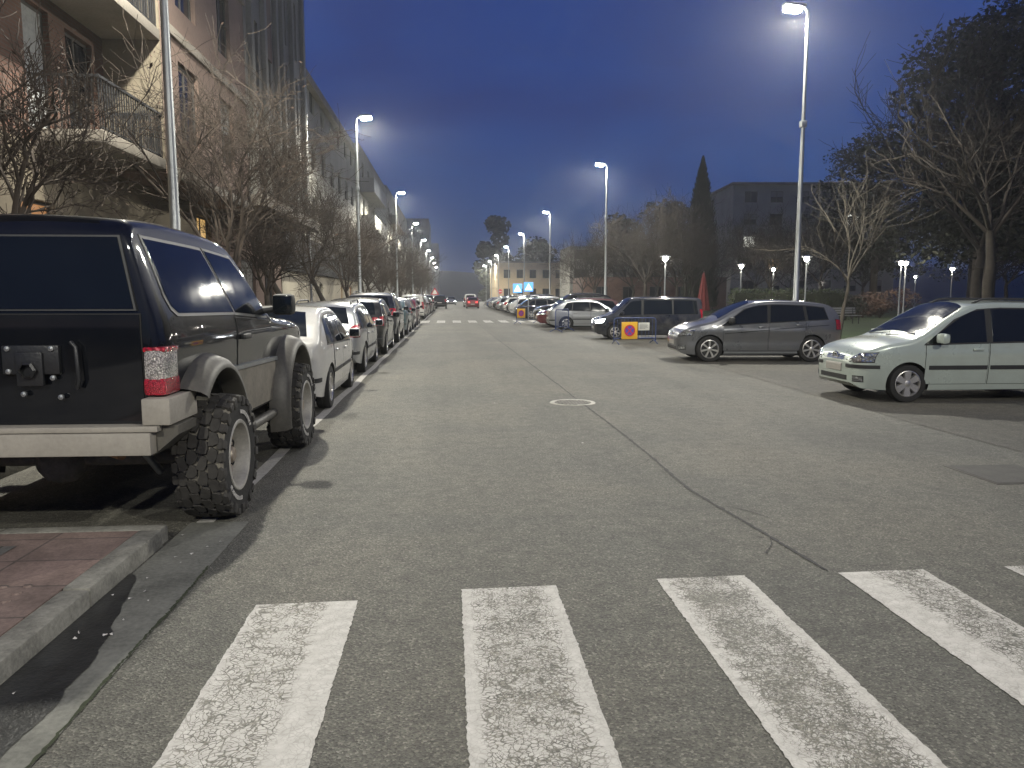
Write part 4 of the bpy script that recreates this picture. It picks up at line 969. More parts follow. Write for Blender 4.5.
# tarred seam down the middle and cracks
def crack(name, pts, w, z, mat, sub=14, jit=.018):
    m = MB(); P = []
    for (xa, ya), (xb, yb) in zip(pts, pts[1:]):
        for i in range(sub): t = i / sub; P.append((xa + (xb - xa) * t, ya + (yb - ya) * t))
    P.append(pts[-1]); G = []
    for i, (x, y) in enumerate(P):
        ww = (i % 997); x += jit * 1.6 * mnoise.noise(Vector((y * 1.3, x, 2))) + rnd.gauss(0, jit * .25); k = (w * (.35 + 1.1 * abs(mnoise.noise(Vector((x * 3, y * 6.3, i * .13))))) + .0015) * min(1, .25 + i / 10)
        G.append([(x - k, y, z), (x + k, y, z)])
    m.grid(G); o = m.build(name, mat, fixn=False)
    if o.data.polygons[0].normal.z < 0: o.data.flip_normals()
    return tag(o, kind='structure')
o = crack('moss', [(-1.44, 2.0), (-1.45, 3.0), (-1.44, 3.8), (-1.45, 4.5)], .009, .0065, M['moss'], 60, .012); o['kind'] = 'stuff'
crack('road_seam', [(2.19, 4.13), (2.10, 4.9), (1.97, 6.03), (2.0, 8.2), (1.97, 10.5), (1.9, 17), (1.72, 30), (1.6, 44)], .017, .004, M['seam'], 60, .010)
for xa, ya, xb, yb in ((2.02, 5.6, 2.3, 5.2), (1.98, 7.3, 1.7, 6.9), (1.99, 9.0, 2.35, 8.5), (1.97, 11.9, 1.6, 12.6), (2.12, 4.8, 1.95, 4.45), (1.95, 14.5, 2.4, 14.0)):
    crack('road_crack', [(xa, ya), ((xa + xb) / 2 + .03, (ya + yb) / 2), (xb, yb)], .005, .0045, M['seam'], 14, .010)
m = MB(); G = []
for i in range(60): y = 5.2 + 44 * i / 59; xx = 5.55 + .10 * y ** .5 + .10 * mnoise.noise(Vector((y * .5, 0, 0))) + .03 * mnoise.noise(Vector((y * 3, 0, 1))); G.append([(xx, y, .004), (KR, y, .004)])
m.grid(G, flip=False); o = m.build('parking_bays', M['asphalt_bay'], fixn=False); tag(o, kind='structure')
if o.data.polygons[0].normal.z < 0: o.data.flip_normals()
# parking line at the left kerb lane
for a, b in ((5.4, 44.5), (51, 130)):
    m = MB(); n = int((b - a) / .5); m.grid([[(x + .012 * math.sin(a + i * .9), a + (b - a) * i / n, .004) for i in range(n + 1)] for x in (-1.80 + .07 * 0, -1.68)], flip=True)
    struct('parking_line', m, M['line'], fixn=False)
# zebra crossing at our feet
specs = [(-.76, 3.90, .52, .15, .07), (.31, 4.025, .78, .185, 0), (1.415, 4.09, .95, .19, 0), (2.495, 4.10, .80, .14, -.09), (3.53, 4.12, .8, .17, .05), (4.58, 4.16, .8, .17, 0)]
for i, (cx, ye, wear, edge_, sd) in enumerate(specs):
    m = MB(); n = 260; G = []
    for a in (-1, 1):
        G.append([(a * (.262 + .006 * mnoise.noise(Vector((j * .11, i * 5 + a, 0))) + .008 * mnoise.noise(Vector((j * .55, i * 5 + a, 4)))) + rnd.gauss(0, .001), -2.0 + 4.0 * j / n + (.0 if 0 < j < n else a * .008), 0) for j in range(n + 1)])
    m.grid(G, flip=True); o = m.build('crosswalk_stripe', zebra_mat('zebra_paint', (i * 7.3, i * 3.1, 0), wear, edge_, sd, 13 if i == 0 else 19), fixn=False); o.location = (cx, ye - 2.0, .004); tag(o, kind='structure')
zm = zebra_mat('zebra_paint_far', (1, 2, 0), .5, .2)
for i in range(13):
    m = MB(); m.grid([[(a * .25, y, 0) for y in (-2, 2)] for a in (-1, 1)], flip=True); o = m.build('crosswalk_stripe', zm, fixn=False); o.location = (-1.55 + i * .98, 48.0 + .02 * i, .004); tag(o, kind='structure')
# covers in the road
m = MB(); m.lathe([(.001, .006), (.262, .006)], 40, 'z', 1); m.lathe([(.275, .004), (.28, .010), (.335, .010), (.345, .002)], 40, 'z')
for i in range(-5, 6):
    for j in range(-5, 6):
        if math.hypot(i, j) < 5.2: m.box(i * .048 - .016, i * .048 + .016, j * .048 - .016, j * .048 + .016, .0065, .011, 1 if (i + j) % 2 else 0)
o = m.build('manhole_cover', [M['iron'], M['darkiron']], None, 40); o.location = (1.83, 11.25, 0); tag(o, 'round cast-iron manhole cover in the roadway beside the tarred seam', 'manhole cover')
m = MB(); m.cbox(-.36, .36, -.36, .36, -.05, .006, .004); m.box(-.33, .33, -.33, .33, 0, .009)
o = m.build('access_cover', M['darkiron'], None, 40); o.location = (5.0, 6.35, 0); tag(o, 'square iron access cover in the asphalt at the right edge', 'manhole cover')
# lawn and far hills
sheet('lawn', 12.62, 95, -10, 150, .095, M['grass'], 30, 40)
m = MB(); G = []
for i in range(81):
    a = R(-75 + 150 * i / 80); row = []
    for j in range(7):
        d = 420 + j * 90; hh = (30 * math.sin(min(1, j / 4) * PI / 2)) * (.85 + .35 * mnoise.noise(Vector((i * .22, j * .3, 0))) + .5 * mnoise.noise(Vector((i * .07, 4, 0))))
        row.append((math.sin(a) * d, math.cos(a) * d, -2 + hh))
    G.append(row)
m.grid(G); struct('hills', m, M['hill'], smooth=60)

# ------------------------------------------------------------------ street lamps (lit)
lamp_data = bpy.data.lights.new('street_lamp_light', 'SPOT'); lamp_data.energy = 5600; lamp_data.spot_size = R(176); lamp_data.spot_blend = .35; lamp_data.color = (1.0, .96, .825); lamp_data.shadow_soft_size = .16
def make_lamp():
    root = thing('street_lamp', '', 'street lamp')
    m = MB(); m.lathe([(.001, .0), (.20, 0), (.20, .03), (.11, .05), (.095, 1.1), (.085, 1.12), (.075, 3.5), (.055, 7), (.045, 9.85), (.001, 9.87)], 16, 'z'); m.build('pole', M['galv'], root, 35)
    m = MB(); m.tube([(0, 0, 9.80), (-.03, 0, 9.93), (-.10, 0, 10.0), (-.24, 0, 10.03)], [.045, .042, .038, .034], 10); m.build('arm', M['galv'], root, 50)
    m = MB(); T = Matrix.Translation((-.36, 0, 10.06)) @ Matrix.Rotation(R(4), 4, 'Y'); m.cbox(-.40, .26, -.15, .15, -.045, .045, .03, 0, T); m.cbox(-.25, .20, -.09, .09, .04, .075, .02, 0, T); hd = m.build('lamp_head', M['galv'], root, 40)
    m = MB(); m.cbox(-.37, .14, -.135, .135, -.19, -.035, .07, 0, T); m.build('lens', M['lens'], hd, 40)
    m = MB(); m.cbox(-.09, .09, -.09, .09, 6.55, 6.75, .02); m.build('collar', M['galv'], root, 40)
    return root
lp0 = make_lamp()
def light_at(x, y, z, data, rot=(0, 0, 0)):
    o = bpy.data.objects.new('lamp_light', data); COL.objects.link(o); o.location = (x, y, z); o.rotation_euler = rot
first = True
def put_lamp(x, y, rz, label):
    global first
    o = lp0 if first else copy_tree(lp0); first = False
    o.location = (x, y, .12); o.rotation_euler = (0, 0, rz); o['label'] = label; o['group'] = 'street lamps along both pavements'
    hx = x + (-.47 if rz == 0 else .47) 
    light_at(hx, y, 9.82, lamp_data, (0, R(-6 if rz == 0 else 6) * -1, 0))
ORD = ['first', 'second', 'third', 'fourth', 'fifth', 'sixth', 'seventh', 'eighth', 'ninth', 'tenth', 'eleventh', 'twelfth', 'thirteenth', 'fourteenth', 'fifteenth', 'sixteenth', 'seventeenth', 'eighteenth', 'nineteenth', 'twentieth', 'twenty-first', 'twenty-second']
LY = [12.9, 38.2, 65, 92, 119, 146, 173, 200, 230]
for i, y in enumerate(LY):
    put_lamp(-4.42, y, PI, ['steel lamp post rising behind the black off-roader, its head above the frame', 'nearest left-hand lamp with its glaring white head in view'][i] if i < 2 else ORD[i - 1].capitalize() + ' glaring lamp head in the receding row on the left pavement')
RY = [23.0, 50.2, 78.5, 106, 134, 162, 190, 218]
for i, y in enumerate(RY):
    put_lamp(10.72 if i == 0 else 10.28, y, 0, 'tall steel lamp post behind the grey people carrier, brightest glaring head' if i == 0 else ORD[i].capitalize() + ' glaring lamp head along the right pavement')
# the same two rows go on behind the photographer
put_lamp(-4.42, -10.5, PI, 'lamp post on the left pavement behind the viewpoint'); put_lamp(10.28, -6.3, 0, 'lamp post on the right pavement behind the viewpoint')

# lower lamps in the park
park_data = bpy.data.lights.new('park_lamp_light', 'POINT'); park_data.energy = 260; park_data.color = (1, .92, .8); park_data.shadow_soft_size = .15
def make_park_lamp():
    root = thing('park_lamp', '', 'street lamp')
    m = MB(); m.lathe([(.001, 0), (.11, 0), (.10, .05), (.055, .12), (.05, 1), (.04, 3.55), (.001, 3.56)], 10, 'z'); m.build('pole', M['galv'], root, 40)
    m = MB(); m.lathe([(.001, 3.86), (.10, 3.85), (.30, 3.78), (.31, 3.75), (.28, 3.76), (.001, 3.80)], 16, 'z'); hd = m.build('lamp_head', M['galv'], root, 40)
    m = MB(); m.lathe([(.05, 3.5), (.13, 3.58), (.15, 3.68), (.12, 3.755), (.001, 3.755)], 12, 'z'); m.build('lens', M['parklens'], hd, 50)
    return root
pk0 = make_park_lamp(); fp = True
for x, y, lab in ((29.4, 48, 'lit park lamp, left one of the close pair behind the silver-green car'), (29.9, 48.3, 'lit park lamp, right one of the close pair behind the silver-green car'), (52, 82, 'small pinkish-white park lamp low behind the silver-green car roof'), (39.8, 58, 'lit park lamp standing alone furthest right above the silver-green car'), (20.6, 43, 'lit park lamp just right of the brightest lamp post'), (21, 54, 'lit park lamp above the grey people carrier roof'), (12.4, 43.5, 'lit park lamp behind the dark van among bare trees'), (26, 60, 'lit park lamp low above the hedge behind the grey car')):
    o = pk0 if fp else copy_tree(pk0); fp = False
    o.location = (x, y, .09); tag(o, lab, group='lamps in the park'); light_at(x, y, 3.6, park_data) if False else light_at(x, y, 3.44, park_data)

# ------------------------------------------------------------------ buildings
WIN = {}
def window(root, T, w, h, kind):
    key = (round(w, 2), round(h, 2), kind)
    if key not in WIN:
        m = MB(); t = .06
        for a in ((0, w, 0, t), (0, w, h - t, h), (0, t, t, h - t), (w - t, w, t, h - t)): m.box(a[0], a[1], 0, .06, a[2], a[3])
        if w > 1.0: m.box(w / 2 - .03, w / 2 + .03, .005, .055, t, h - t)
        fr = m.mesh('window', M['frame'] if kind != 'white' else M['white'])
        m = MB(); m.box(t, w - t, .028, .034, t, h - t); pane = m.mesh('pane', {'warm': M['warm'], 'orange': M['orange'], 'lit': M['whitelit']}.get(kind, M['pane']))
        ex = None
        if kind in ('shut', 'curtain'):
            m = MB(); hh = h * (.45 if kind == 'shut' else .96); m.box(t, w - t, .012 if kind == 'shut' else .012, .024, h - t - hh + (.0 if kind == 'shut' else .05), h - t); ex = m.mesh('shutter' if kind == 'shut' else 'curtain', M['shutter'] if kind == 'shut' else M['curtain'])
        WIN[key] = (fr, pane, ex)
    fr, pane, ex = WIN[key]
    o = link('window', fr, root); o.matrix_local = T; link('pane', pane, o)
    if ex: link(ex.name.split('.')[0], ex, o)
def facade(root, name, T, Lw, z0, z1, ops, mat, rev=.18, body=None):
    """wall from z0 to z1 with real openings; local u along x, front at y=0 facing -y"""
    us = sorted({0, Lw, *[o[0] for o in ops], *[o[1] for o in ops]}); zs = sorted({z0, z1, *[o[2] for o in ops], *[o[3] for o in ops]}); m = MB()
    for ua, ub in zip(us, us[1:]):
        for za, zb in zip(zs, zs[1:]):
            c = ((ua + ub) / 2, (za + zb) / 2)
            if not any(o[0] < c[0] < o[1] and o[2] < c[1] < o[3] for o in ops): m.add([T @ Vector(p) for p in ((ua, 0, za), (ub, 0, za), (ub, 0, zb), (ua, 0, zb))], [(0, 1, 2, 3)])
    for u0, u1, a, b, k in ops:
        q = [(u0, a), (u1, a), (u1, b), (u0, b)]
        for i in range(4):
            p, r_ = q[i], q[(i + 1) % 4]; m.add([T @ Vector(v) for v in ((p[0], 0, p[1]), (p[0], rev, p[1]), (r_[0], rev, r_[1]), (r_[0], 0, r_[1]))], [(0, 1, 2, 3)])
    d = body or 8
    m.box(0, Lw, rev, d, z0, z1, 0, T)
    for u in (0, Lw): m.add([T @ Vector(v) for v in ((u, 0, z0), (u, rev, z0), (u, rev, z1), (u, 0, z1))], [(0, 1, 2, 3)])
    for z in (z0, z1): m.add([T @ Vector(v) for v in ((0, 0, z), (Lw, 0, z), (Lw, rev, z), (0, rev, z))], [(0, 1, 2, 3)])
    w = m.build(name, M[mat] if isinstance(mat, str) else mat, root, fixn=False)
    for u0, u1, a, b, k in ops: window(root, T @ Matrix.Translation((u0, rev - .075, a)), u1 - u0, b - a, k)
    return w
I4 = Matrix.Identity(4)
def grid_ops(u0, u1, du, w, zf, nf, h=1.4, dz=2.9, kinds=('dark',), seed=1):
    r_ = random.Random(seed); ops = []
    n = int((u1 - u0) / du); off = (u1 - u0 - (n - 1) * du - w) / 2
    for f in range(nf):
        for i in range(n): u = u0 + off + i * du; ops.append((u, u + w, zf + f * dz, zf + f * dz + h, r_.choice(kinds)))
    return ops
def balcony(root, u0, u1, z, out, slab='slab', solid=None, inside=0.0):
    m = MB(); m.cbox(u0, u1, -out, -.002 + inside, z, z + .22, .02); b = m.build('balcony', M[slab], root, 35)
    m = MB()
    if solid: m.box(u0 + .02, u1 - .02, -out + .02, -out + .10, z + .222, z + 1.15); m.box(u0 + .02, u0 + .10, -out + .101, -.01, z + .222, z + 1.15); m.box(u1 - .10, u1 - .02, -out + .101, -.01, z + .222, z + 1.15); m.build('parapet', M[solid], b)
    else:
        n = max(2, int((u1 - u0) / .11))
        for i in range(n + 1): u = u0 + .04 + (u1 - u0 - .08) * i / n; m.box(u - .011, u + .011, -out + .05, -out + .072, z + .222, z + 1.12)
        k = max(2, int(out / .12))
        for s_ in (u0 + .04, u1 - .04):
            for i in range(1, k): y = -out + .06 + (out - .1) * i / k; m.box(s_ - .011, s_ + .011, y - .011, y + .011, z + .222, z + 1.12)
            m.box(s_ - .025, s_ + .025, -out + .09, -.01, z + 1.122, z + 1.165)
        m.box(u0 + .01, u1 - .01, -out + .035, -out + .089, z + 1.121, z + 1.17); m.box(u0 + .06, u1 - .06, -out + .045, -out + .078, z + .26, z + .29)
        m.build('railing', M['rail'], b)
def left_building(label, x0, y0):
    return thing('apartment_building', label, 'building', (x0, y0, 0), PI / 2)
# A: red brick block with balconies
b = left_building('red-brick apartment block with balconies, nearest on the left above the black off-roader', -7.3, 3.0)
facade(b, 'ground_floor_wall', I4, 14.5, 0, 4.30, [(2, 4.4, .4, 3.2, 'dark'), (5.4, 7.8, .4, 3.2, 'dark'), (9.2, 9.9, .2, 2.9, 'dark'), (10.75, 12.05, 2.95, 3.30, 'orange'), (12.6, 14.0, .9, 2.8, 'shut')], 'beige')
facade(b, 'wall', I4, 14.5, 4.30, 16, [(7.5, 8.9, 5.4, 6.8, 'shut'), (11.35, 12.25, 4.55, 6.75, 'curtain'), (12.85, 13.95, 4.55, 6.70, 'dark'), (3, 4.4, 5.4, 6.8, 'dark'), (11.35, 12.25, 7.4, 9.5, 'dark'), (12.85, 13.95, 7.4, 9.5, 'dark'), (8, 9.2, 8.2, 9.6, 'dark')], 'brick')
balcony(b, 11.45, 14.45, 4.32, 1.2); balcony(b, 7.2, 14.45, 7.0, 1.2); balcony(b, 7.2, 14.45, 9.85, 1.2)
m = MB(); m.box(14.46, 14.497, -1.19, -.003, 4.3, 16); m.build('side_wall', M['beige'], b)
m = MB(); m.tube([(7.05, -.08, .1), (7.05, -.08, 15.9)], .055, 8); m.build('drainpipe', M['galv'], b, 60)
# A2 : projecting bay in pinkish render
b = left_building('pinkish projecting bay block next to the brick balconies, behind the street trees', -6.1, 17.5)
facade(b, 'wall', I4, 6.9, 4.25, 16.5, [(1.0, 2.4, 5.2, 6.9, 'dark'), (4.2, 5.4, 5.2, 6.9, 'shut'), (1.0, 2.4, 8.1, 9.8, 'dark'), (4.2, 5.4, 8.1, 9.8, 'dark'), (1.0, 2.4, 11, 12.7, 'dark'), (4.2, 5.4, 11, 12.7, 'dark')], 'pinkwall')
facade(b, 'ground_floor_wall', Matrix.Translation((0, 1.2, 0)), 6.9, 0, 4.24, [(.6, 2.6, .1, 3.0, 'dark'), (3.6, 4.7, .05, 2.3, 'dark'), (5.6, 6.85, 2.95, 3.95, 'warm')], 'beige', body=6)
m = MB(); m.cbox(0.0, 6.9, -.10, -.002, 4.2, 4.45, .02); m.cbox(0, 6.9, -.08, -.002, 7.3, 7.5, .02); m.cbox(0, 6.9, -.08, -.002, 10.2, 10.4, .02); m.build('string_course', M['slab'], b, 35)
# B : grey block with tall window strips and pilasters
b = left_building('grey apartment block with tall window strips and pale pilasters behind the bare trees', -6.1, 24.45)
ops = []
for u in (.9, 2.6, 5.4, 7.4):
    for f in range(4): ops.append((u, u + .85, 5.2 + 2.9 * f, 7.4 + 2.9 * f, ('dark', 'shut', 'dark', 'dark')[f]))
facade(b, 'wall', I4, 9.6, 4.35, 17, ops, 'greywall')
facade(b, 'ground_floor_wall', Matrix.Translation((0, 1.2, 0)), 9.6, 0, 4.34, [(.5, 1.9, .05, 2.9, 'warm'), (3.2, 5.2, .05, 2.9, 'shut'), (6.6, 8.2, .05, 2.6, 'dark')], 'pinkwall', body=6)
m = MB()
for u in (.35, 2.1, 3.9, 4.9, 6.7, 8.9): m.cbox(u, u + .32, -.16, -.002, 4.75, 17, .02)
m.build('pilaster', M['render'], b, 35)
m = MB(); m.cbox(0, 9.6, -.5, -.002, 4.36, 4.72, .03); m.build('canopy', M['slab'], b, 35)
m = MB(); m.box(3.0, 3.6, -.03, -.002, 9.6, 13.4); m.build('panel', M['pinkwall'], b)
m = MB(); m.tube([(9.35, -.10, .1), (9.35, -.10, 16.8)], .055, 8); m.build('drainpipe', M['galv'], b, 60)
# C : lower block, dark first floor band on a cream wall
b = left_building('long grey block with a dark band over a cream street wall', -7.3, 34.2)
facade(b, 'street_wall', I4, 27.5, 0, 2.72, [(9.6, 10.6, .05, 2.3, 'dark'), (18, 19.1, .05, 2.3, 'warm'), (22.5, 24, .8, 2.3, 'orange')], 'cream')
m = MB(); m.cbox(0, 27.5, -.22, -.003, 2.73, 4.45, .02); m.build('fascia', M['darkwall'], b, 35)
facade(b, 'wall', I4, 27.5, 2.72, 12.6, grid_ops(0, 27.5, 3.3, 1.5, 5.5, 3, kinds=('dark', 'shut', 'dark')), 'greywall')
m = MB(); m.cbox(-.01, 27.5, -.35, -.003, 12.3, 12.75, .02); m.build('cornice', M['slab'], b, 35)
# D.. : receding row
b = left_building('pale apartment block with white balconies and an orange lit window, mid-row on the left', -7.0, 62)
facade(b, 'wall', I4, 26, 0, 13.5, [o for o in grid_ops(0, 26, 4.2, 1.5, 5.2, 3, kinds=('dark', 'shut'))] + [(5.5, 6.7, 3.0, 4.2, 'orange')], 'render')
for z in (6.9, 9.8): balcony(b, .5, 12, z, 1.1, 'white', 'white')
b = left_building('grey apartment block beyond the white balconies', -7.0, 88.3); facade(b, 'wall', I4, 40, 0, 14, grid_ops(0, 40, 5, 1.6, 4.6, 3, kinds=('dark', 'shut', 'dark', 'dark')), 'greywall')
for z in (4.1, 7, 9.9): balcony(b, 3, 18, z, 1.0, 'slab', 'greywall')
b = left_building('far beige apartment block on the left side of the street', -7.2, 128.6); facade(b, 'wall', I4, 50, 0, 12, grid_ops(0, 50, 6, 1.6, 4.6, 2, kinds=('dark', 'shut')), 'beige')
b = left_building('furthest low block before the tower on the left', -7.2, 179); facade(b, 'wall', I4, 60, 0, 14, grid_ops(0, 60, 7, 1.6, 4.6, 3, kinds=('dark', 'shut')), 'greywall')
b = left_building('tall narrow tower block closing the left row of buildings', -6.9, 262); facade(b, 'wall', I4, 30, 0, 27.5, grid_ops(0, 30, 5, 1.5, 4, 8, kinds=('dark', 'shut')), 'render'); 
b = thing('apartment_building', 'dark distant block beside the far left tower', 'building', (-6.0, 420, 0), PI / 2); facade(b, 'wall', I4, 40, 0, 30, grid_ops(0, 40, 6, 1.5, 4, 8), 'greywall')
# right: two-storey pale stone building, dark flats behind the park, low pale block
b = thing('school_building', 'two-storey pale stone building with window rows beyond the parked cars, lit by street lamps', 'building', (11.6, 176, 0), 0)
facade(b, 'wall', I4, 15, 0, 9.2, grid_ops(0, 15, 3.0, 1.5, 1.4, 2, h=1.9, dz=4.3), 'stone', body=40)
facade(b, 'side_wall', Matrix.Translation((-.30, 40, 0)) @ Matrix.Rotation(-PI / 2, 4, 'Z'), 40, 0, 9.2, grid_ops(0, 40, 4, 1.6, 1.4, 2, h=2.2, dz=4.3, kinds=('white', 'lit')), 'stone', body=.29)
m = MB(); m.cbox(-.5, 15.2, -.25, 40.2, 9.2, 9.55, .03); m.build('roof', M['slab'], b, 35)
b = thing('apartment_building', 'dark apartment block behind the park trees with two bright windows', 'building', (36, 96, 0), R(-4))
ops = grid_ops(0, 21, 3.3, 1.6, 2.2, 5, h=1.4, dz=2.8, kinds=('dark', 'shut', 'dark'), seed=4)
ops = [(o[0], o[1], o[2], o[3], 'lit' if i in (22, 12) else ('warm' if i == 7 else o[4])) for i, o in enumerate(ops)]
facade(b, 'wall', I4, 21, 0, 15.6, ops, 'greywall', body=12); m = MB(); m.cbox(-.3, 21.3, -.4, 12.3, 15.6, 15.9, .03); m.build('roof', M['slab'], b, 35)
b = thing('apartment_building', 'low pale block with window bands behind the bare trees right of the lamp row', 'building', (17, 108, 0), 0)
facade(b, 'wall', I4, 20, 0, 8.6, grid_ops(0, 20, 2.8, 2.0, 1.4, 3, h=1.3, dz=2.7, kinds=('white', 'dark', 'shut')), 'render', body=10)
b = thing('apartment_building', 'dim brick-red block low behind the dark van', 'building', (15.5, 88, 0), 0)
facade(b, 'wall', I4, 17, 0, 3.8, grid_ops(0, 17, 3.2, 1.4, 1.2, 1, h=1.5), 'brick', body=8)

# ------------------------------------------------------------------ trees, hedges, shrubs
STREET = dict(H=6.6, tr=.11, fork=1.9, spread=.62, nlimb=6, kids_=(5, 5, 5, 4), lens=(.52, .5, .48, .5), up=.3, minr=.0055, leafp=.06, jit=.34)
ta = bare_tree('bare street tree with dense twigs directly above the off-roader bonnet', (-5.0, 17.6, .12), .4, 3, name='street_tree', group='bare trees on the left pavement', **STREET)
tb = bare_tree('bare street tree reaching in from the left edge above the off-roader roof', (-5.95, 10.6, .12), 2.0, 8, name='street_tree', group='bare trees on the left pavement', **dict(STREET, H=4.9, nlimb=5))
tc = bare_tree('slanting bare street tree before the cream wall', (-5.3, 27.5, .12), 1.0, 14, name='street_tree', group='bare trees on the left pavement', **dict(STREET, lean=(-.5, 1.0), fork=2.4, H=7.2))
k = 0
for i, y in enumerate((22.3, 34, 41, 48, 55, 62, 69, 76, 83, 90, 98, 106, 115, 125, 136, 148)):
    o = copy_tree((ta, tb, tc)[(i + 1) % 3]); o.location = (-5.2 + .25 * math.sin(i * 2.1), y, .12); o.rotation_euler = (0, 0, i * 1.7); sc = .82 + .2 * ((i * 37) % 10) / 10; o.scale = (sc, sc, sc)
    o['label'] = 'bare street tree, ' + ORD[i + 3] + ' along the left pavement' + (' behind the white hatchback' if i == 0 else ' in front of the receding blocks')
# right side
PARK = dict(H=8.5, tr=.13, fork=2.4, spread=.7, nlimb=6, kids_=(5, 5, 5, 3), lens=(.52, .5, .46, .5), up=.35, minr=.009, jit=.33)
bare_tree('slender pale bare sapling between the grey and the silver-green car', (12.9, 24.4, .1), .3, 21, name='young_tree', bark='palebark', twig='palebark', H=5.4, tr=.06, fork=2.1, spread=.55, nlimb=6, kids_=(5, 4), lens=(.55, .5), up=.4, minr=.007, lean=(.35, 0), limb=.6)
p1 = bare_tree('big bare tree at the right edge behind the silver-green car, limbs spreading left', (17.4, 23.5, .1), 1.3, 33, bark='parkbark', twig='parktwig', **dict(PARK, H=10, tr=.15, fork=3.6, kids_=(5, 4, 4), minr=.009, spread=.62, limb=.40))
p2 = bare_tree('bare park tree with fine twigs behind the dark van', (13.5, 52, .1), .2, 47, group='bare trees in the park', bark='parkbark', twig='parktwig', **PARK)
p3 = bare_tree('bare park tree left of the red parasol', (17.5, 58, .1), 1.2, 43, group='bare trees in the park', bark='parkbark', twig='parktwig', **dict(PARK, H=7.8, spread=1.0))
PT = [(11.8, 62, 'behind the silver car facing the park'), (16, 66, 'in front of the low pale block'), (20, 62, 'beneath the tall cypress'), (22, 70, 'right of the tall cypress'), (24.5, 57, 'in the middle of the park, left of the flats'), (27, 66, 'in front of the flats, left part'), (30, 60, 'in front of the flats, right of the brightest post'), (33, 72, 'just below the two bright windows'), (37, 66, 'behind the pale sapling'), (21.5, 78, 'far back in the park behind the cypress'), (28, 80, 'far back before the flats'), (14, 80, 'far back above the dark van'), (40, 54, 'left of the dark tree mass'), (46, 60, 'behind the lone park lamp')]
for i, (x, y, w) in enumerate(PT):
    o = copy_tree((p2, p3)[i % 2]); o.location = (x, y, .1); o.rotation_euler = (0, 0, i * 2.3); s_ = .85 + .3 * ((i * 53) % 10) / 10; o.scale = (s_, s_, s_ * 1.0); o['label'] = 'bare park tree ' + w
leaf_tree('tall dark cypress, its narrow point above the park', (24.6, 74, .1), 15.0, 3.6, 5, 'cypress_tree', n=5200, leaf=.24, cone=True)
leaf_tree('dark conifer above the stone building at the end of the lamp row', (13.5, 226, -.1), 24, 12, 9, 'conifer_tree', n=8500, leaf=.6, z0=.06)
leaf_tree('dark rounded tree beside the far conifer', (25, 236, -.1), 17, 14, 10, n=3500, leaf=.6, z0=.1)
big = dict(n=9000, leaf=.22)
e1 = leaf_tree('huge dark leafy tree filling the upper right of the sky', (31, 42, .1), 17.5, 14, 15, n=12000, leaf=.17, z0=.28, trunk=.42)
e2 = leaf_tree('huge dark leafy tree at the right edge of the sky', (41, 44, .1), 16.5, 14, 16, n=11000, leaf=.18, z0=.22, trunk=.4)
for x, y, s_, w in ((34.5, 60, .80, 'smaller dark leafy tree left of the huge ones'), (35.5, 49, 1.08, 'huge dark leafy tree between the two nearer huge ones'), (50, 60, 1.0, 'dark leafy tree far back on the right'), (60, 84, .95, 'dark leafy tree furthest back on the right')):
    o = copy_tree(e1); o.location = (x, y, .1); o.rotation_euler = (0, 0, x); o.scale = (s_, s_, s_); o['label'] = w
for x, y, H_, W_, sd_, w in ((33, 150, 17, 16, 61, 'dark round tree behind the low pale block'), (46, 158, 20, 20, 62, 'broad dark tree between the low pale block and the flats'), (22, 190, 15, 13, 63, 'dark tree just right of the stone building'), (60, 170, 22, 22, 64, 'tall dark tree behind the flats')):
    leaf_tree(w, (x, y, 0), H_, W_, sd_, n=3600, leaf=.5, z0=.08, trunk=.4)
for x, y, s_, w in ((27.5, 38, 1.75, 'tall bare tree with fine twigs before the huge dark trees, nearer the sapling'), (35, 39, 1.95, 'tall bare tree with fine twigs before the huge dark trees, nearer the right edge')):
    o = copy_tree((p2, p3)[int(x) % 2]); o.location = (x, y, .1); o.rotation_euler = (0, 0, x); o.scale = (s_, s_, s_); o['label'] = w
def hedge(label, x0, x1, y0, y1, h, seed, n):
    r_ = random.Random(seed); root = thing('hedge', label, 'hedge', ((x0 + x1) / 2, (y0 + y1) / 2, .09)); m = MB(); w, d = (x1 - x0) / 2, (y1 - y0) / 2
    for _ in range(n):
        p = Vector((r_.uniform(-w, w), r_.uniform(-d, d), r_.uniform(.03, 1) * h * (1 + .06 * math.sin(r_.random() * 9)))); a = Vector((r_.gauss(0, 1), r_.gauss(0, 1), r_.gauss(0, 1))).normalized() * r_.uniform(.05, .1); b = a.orthogonal() * .6
        m.add([p - a, p + b, p + a, p - b], [(0, 1, 2, 3)])
    m.build('foliage', M['bush'], root, fixn=False)
    m = MB(); m.cbox(-w * .97, w * .97, -d * .8, d * .8, 0, h * .9, .1); m.build('inner_twigs', M['evergreen'], root)
hedge('long clipped dark hedge behind the grey people carrier', 17.5, 25, 46, 47.2, 1.9, 3, 6000)
hedge('low dark hedge to the left of the tall hedge behind the dark van', 12.6, 16.8, 50, 51.0, 1.2, 4, 3000)
shrub('russet rounded bush lit by the pair of park lamps', (29.6, 50.5, .09), (5.2, 2.6, 2.1), 71, 'redbush', 2600, .09)
shrub('small green shrub growing at the foot of the cream wall', (-6.6, 33.6, .12), (.9, .9, 1.0), 72, 'bush', 700, .05)
shrub('dark evergreen shrub beside the russet bush', (26.2, 48, .09), (2.0, 1.6, 1.7), 73, 'evergreen', 1000, .08)
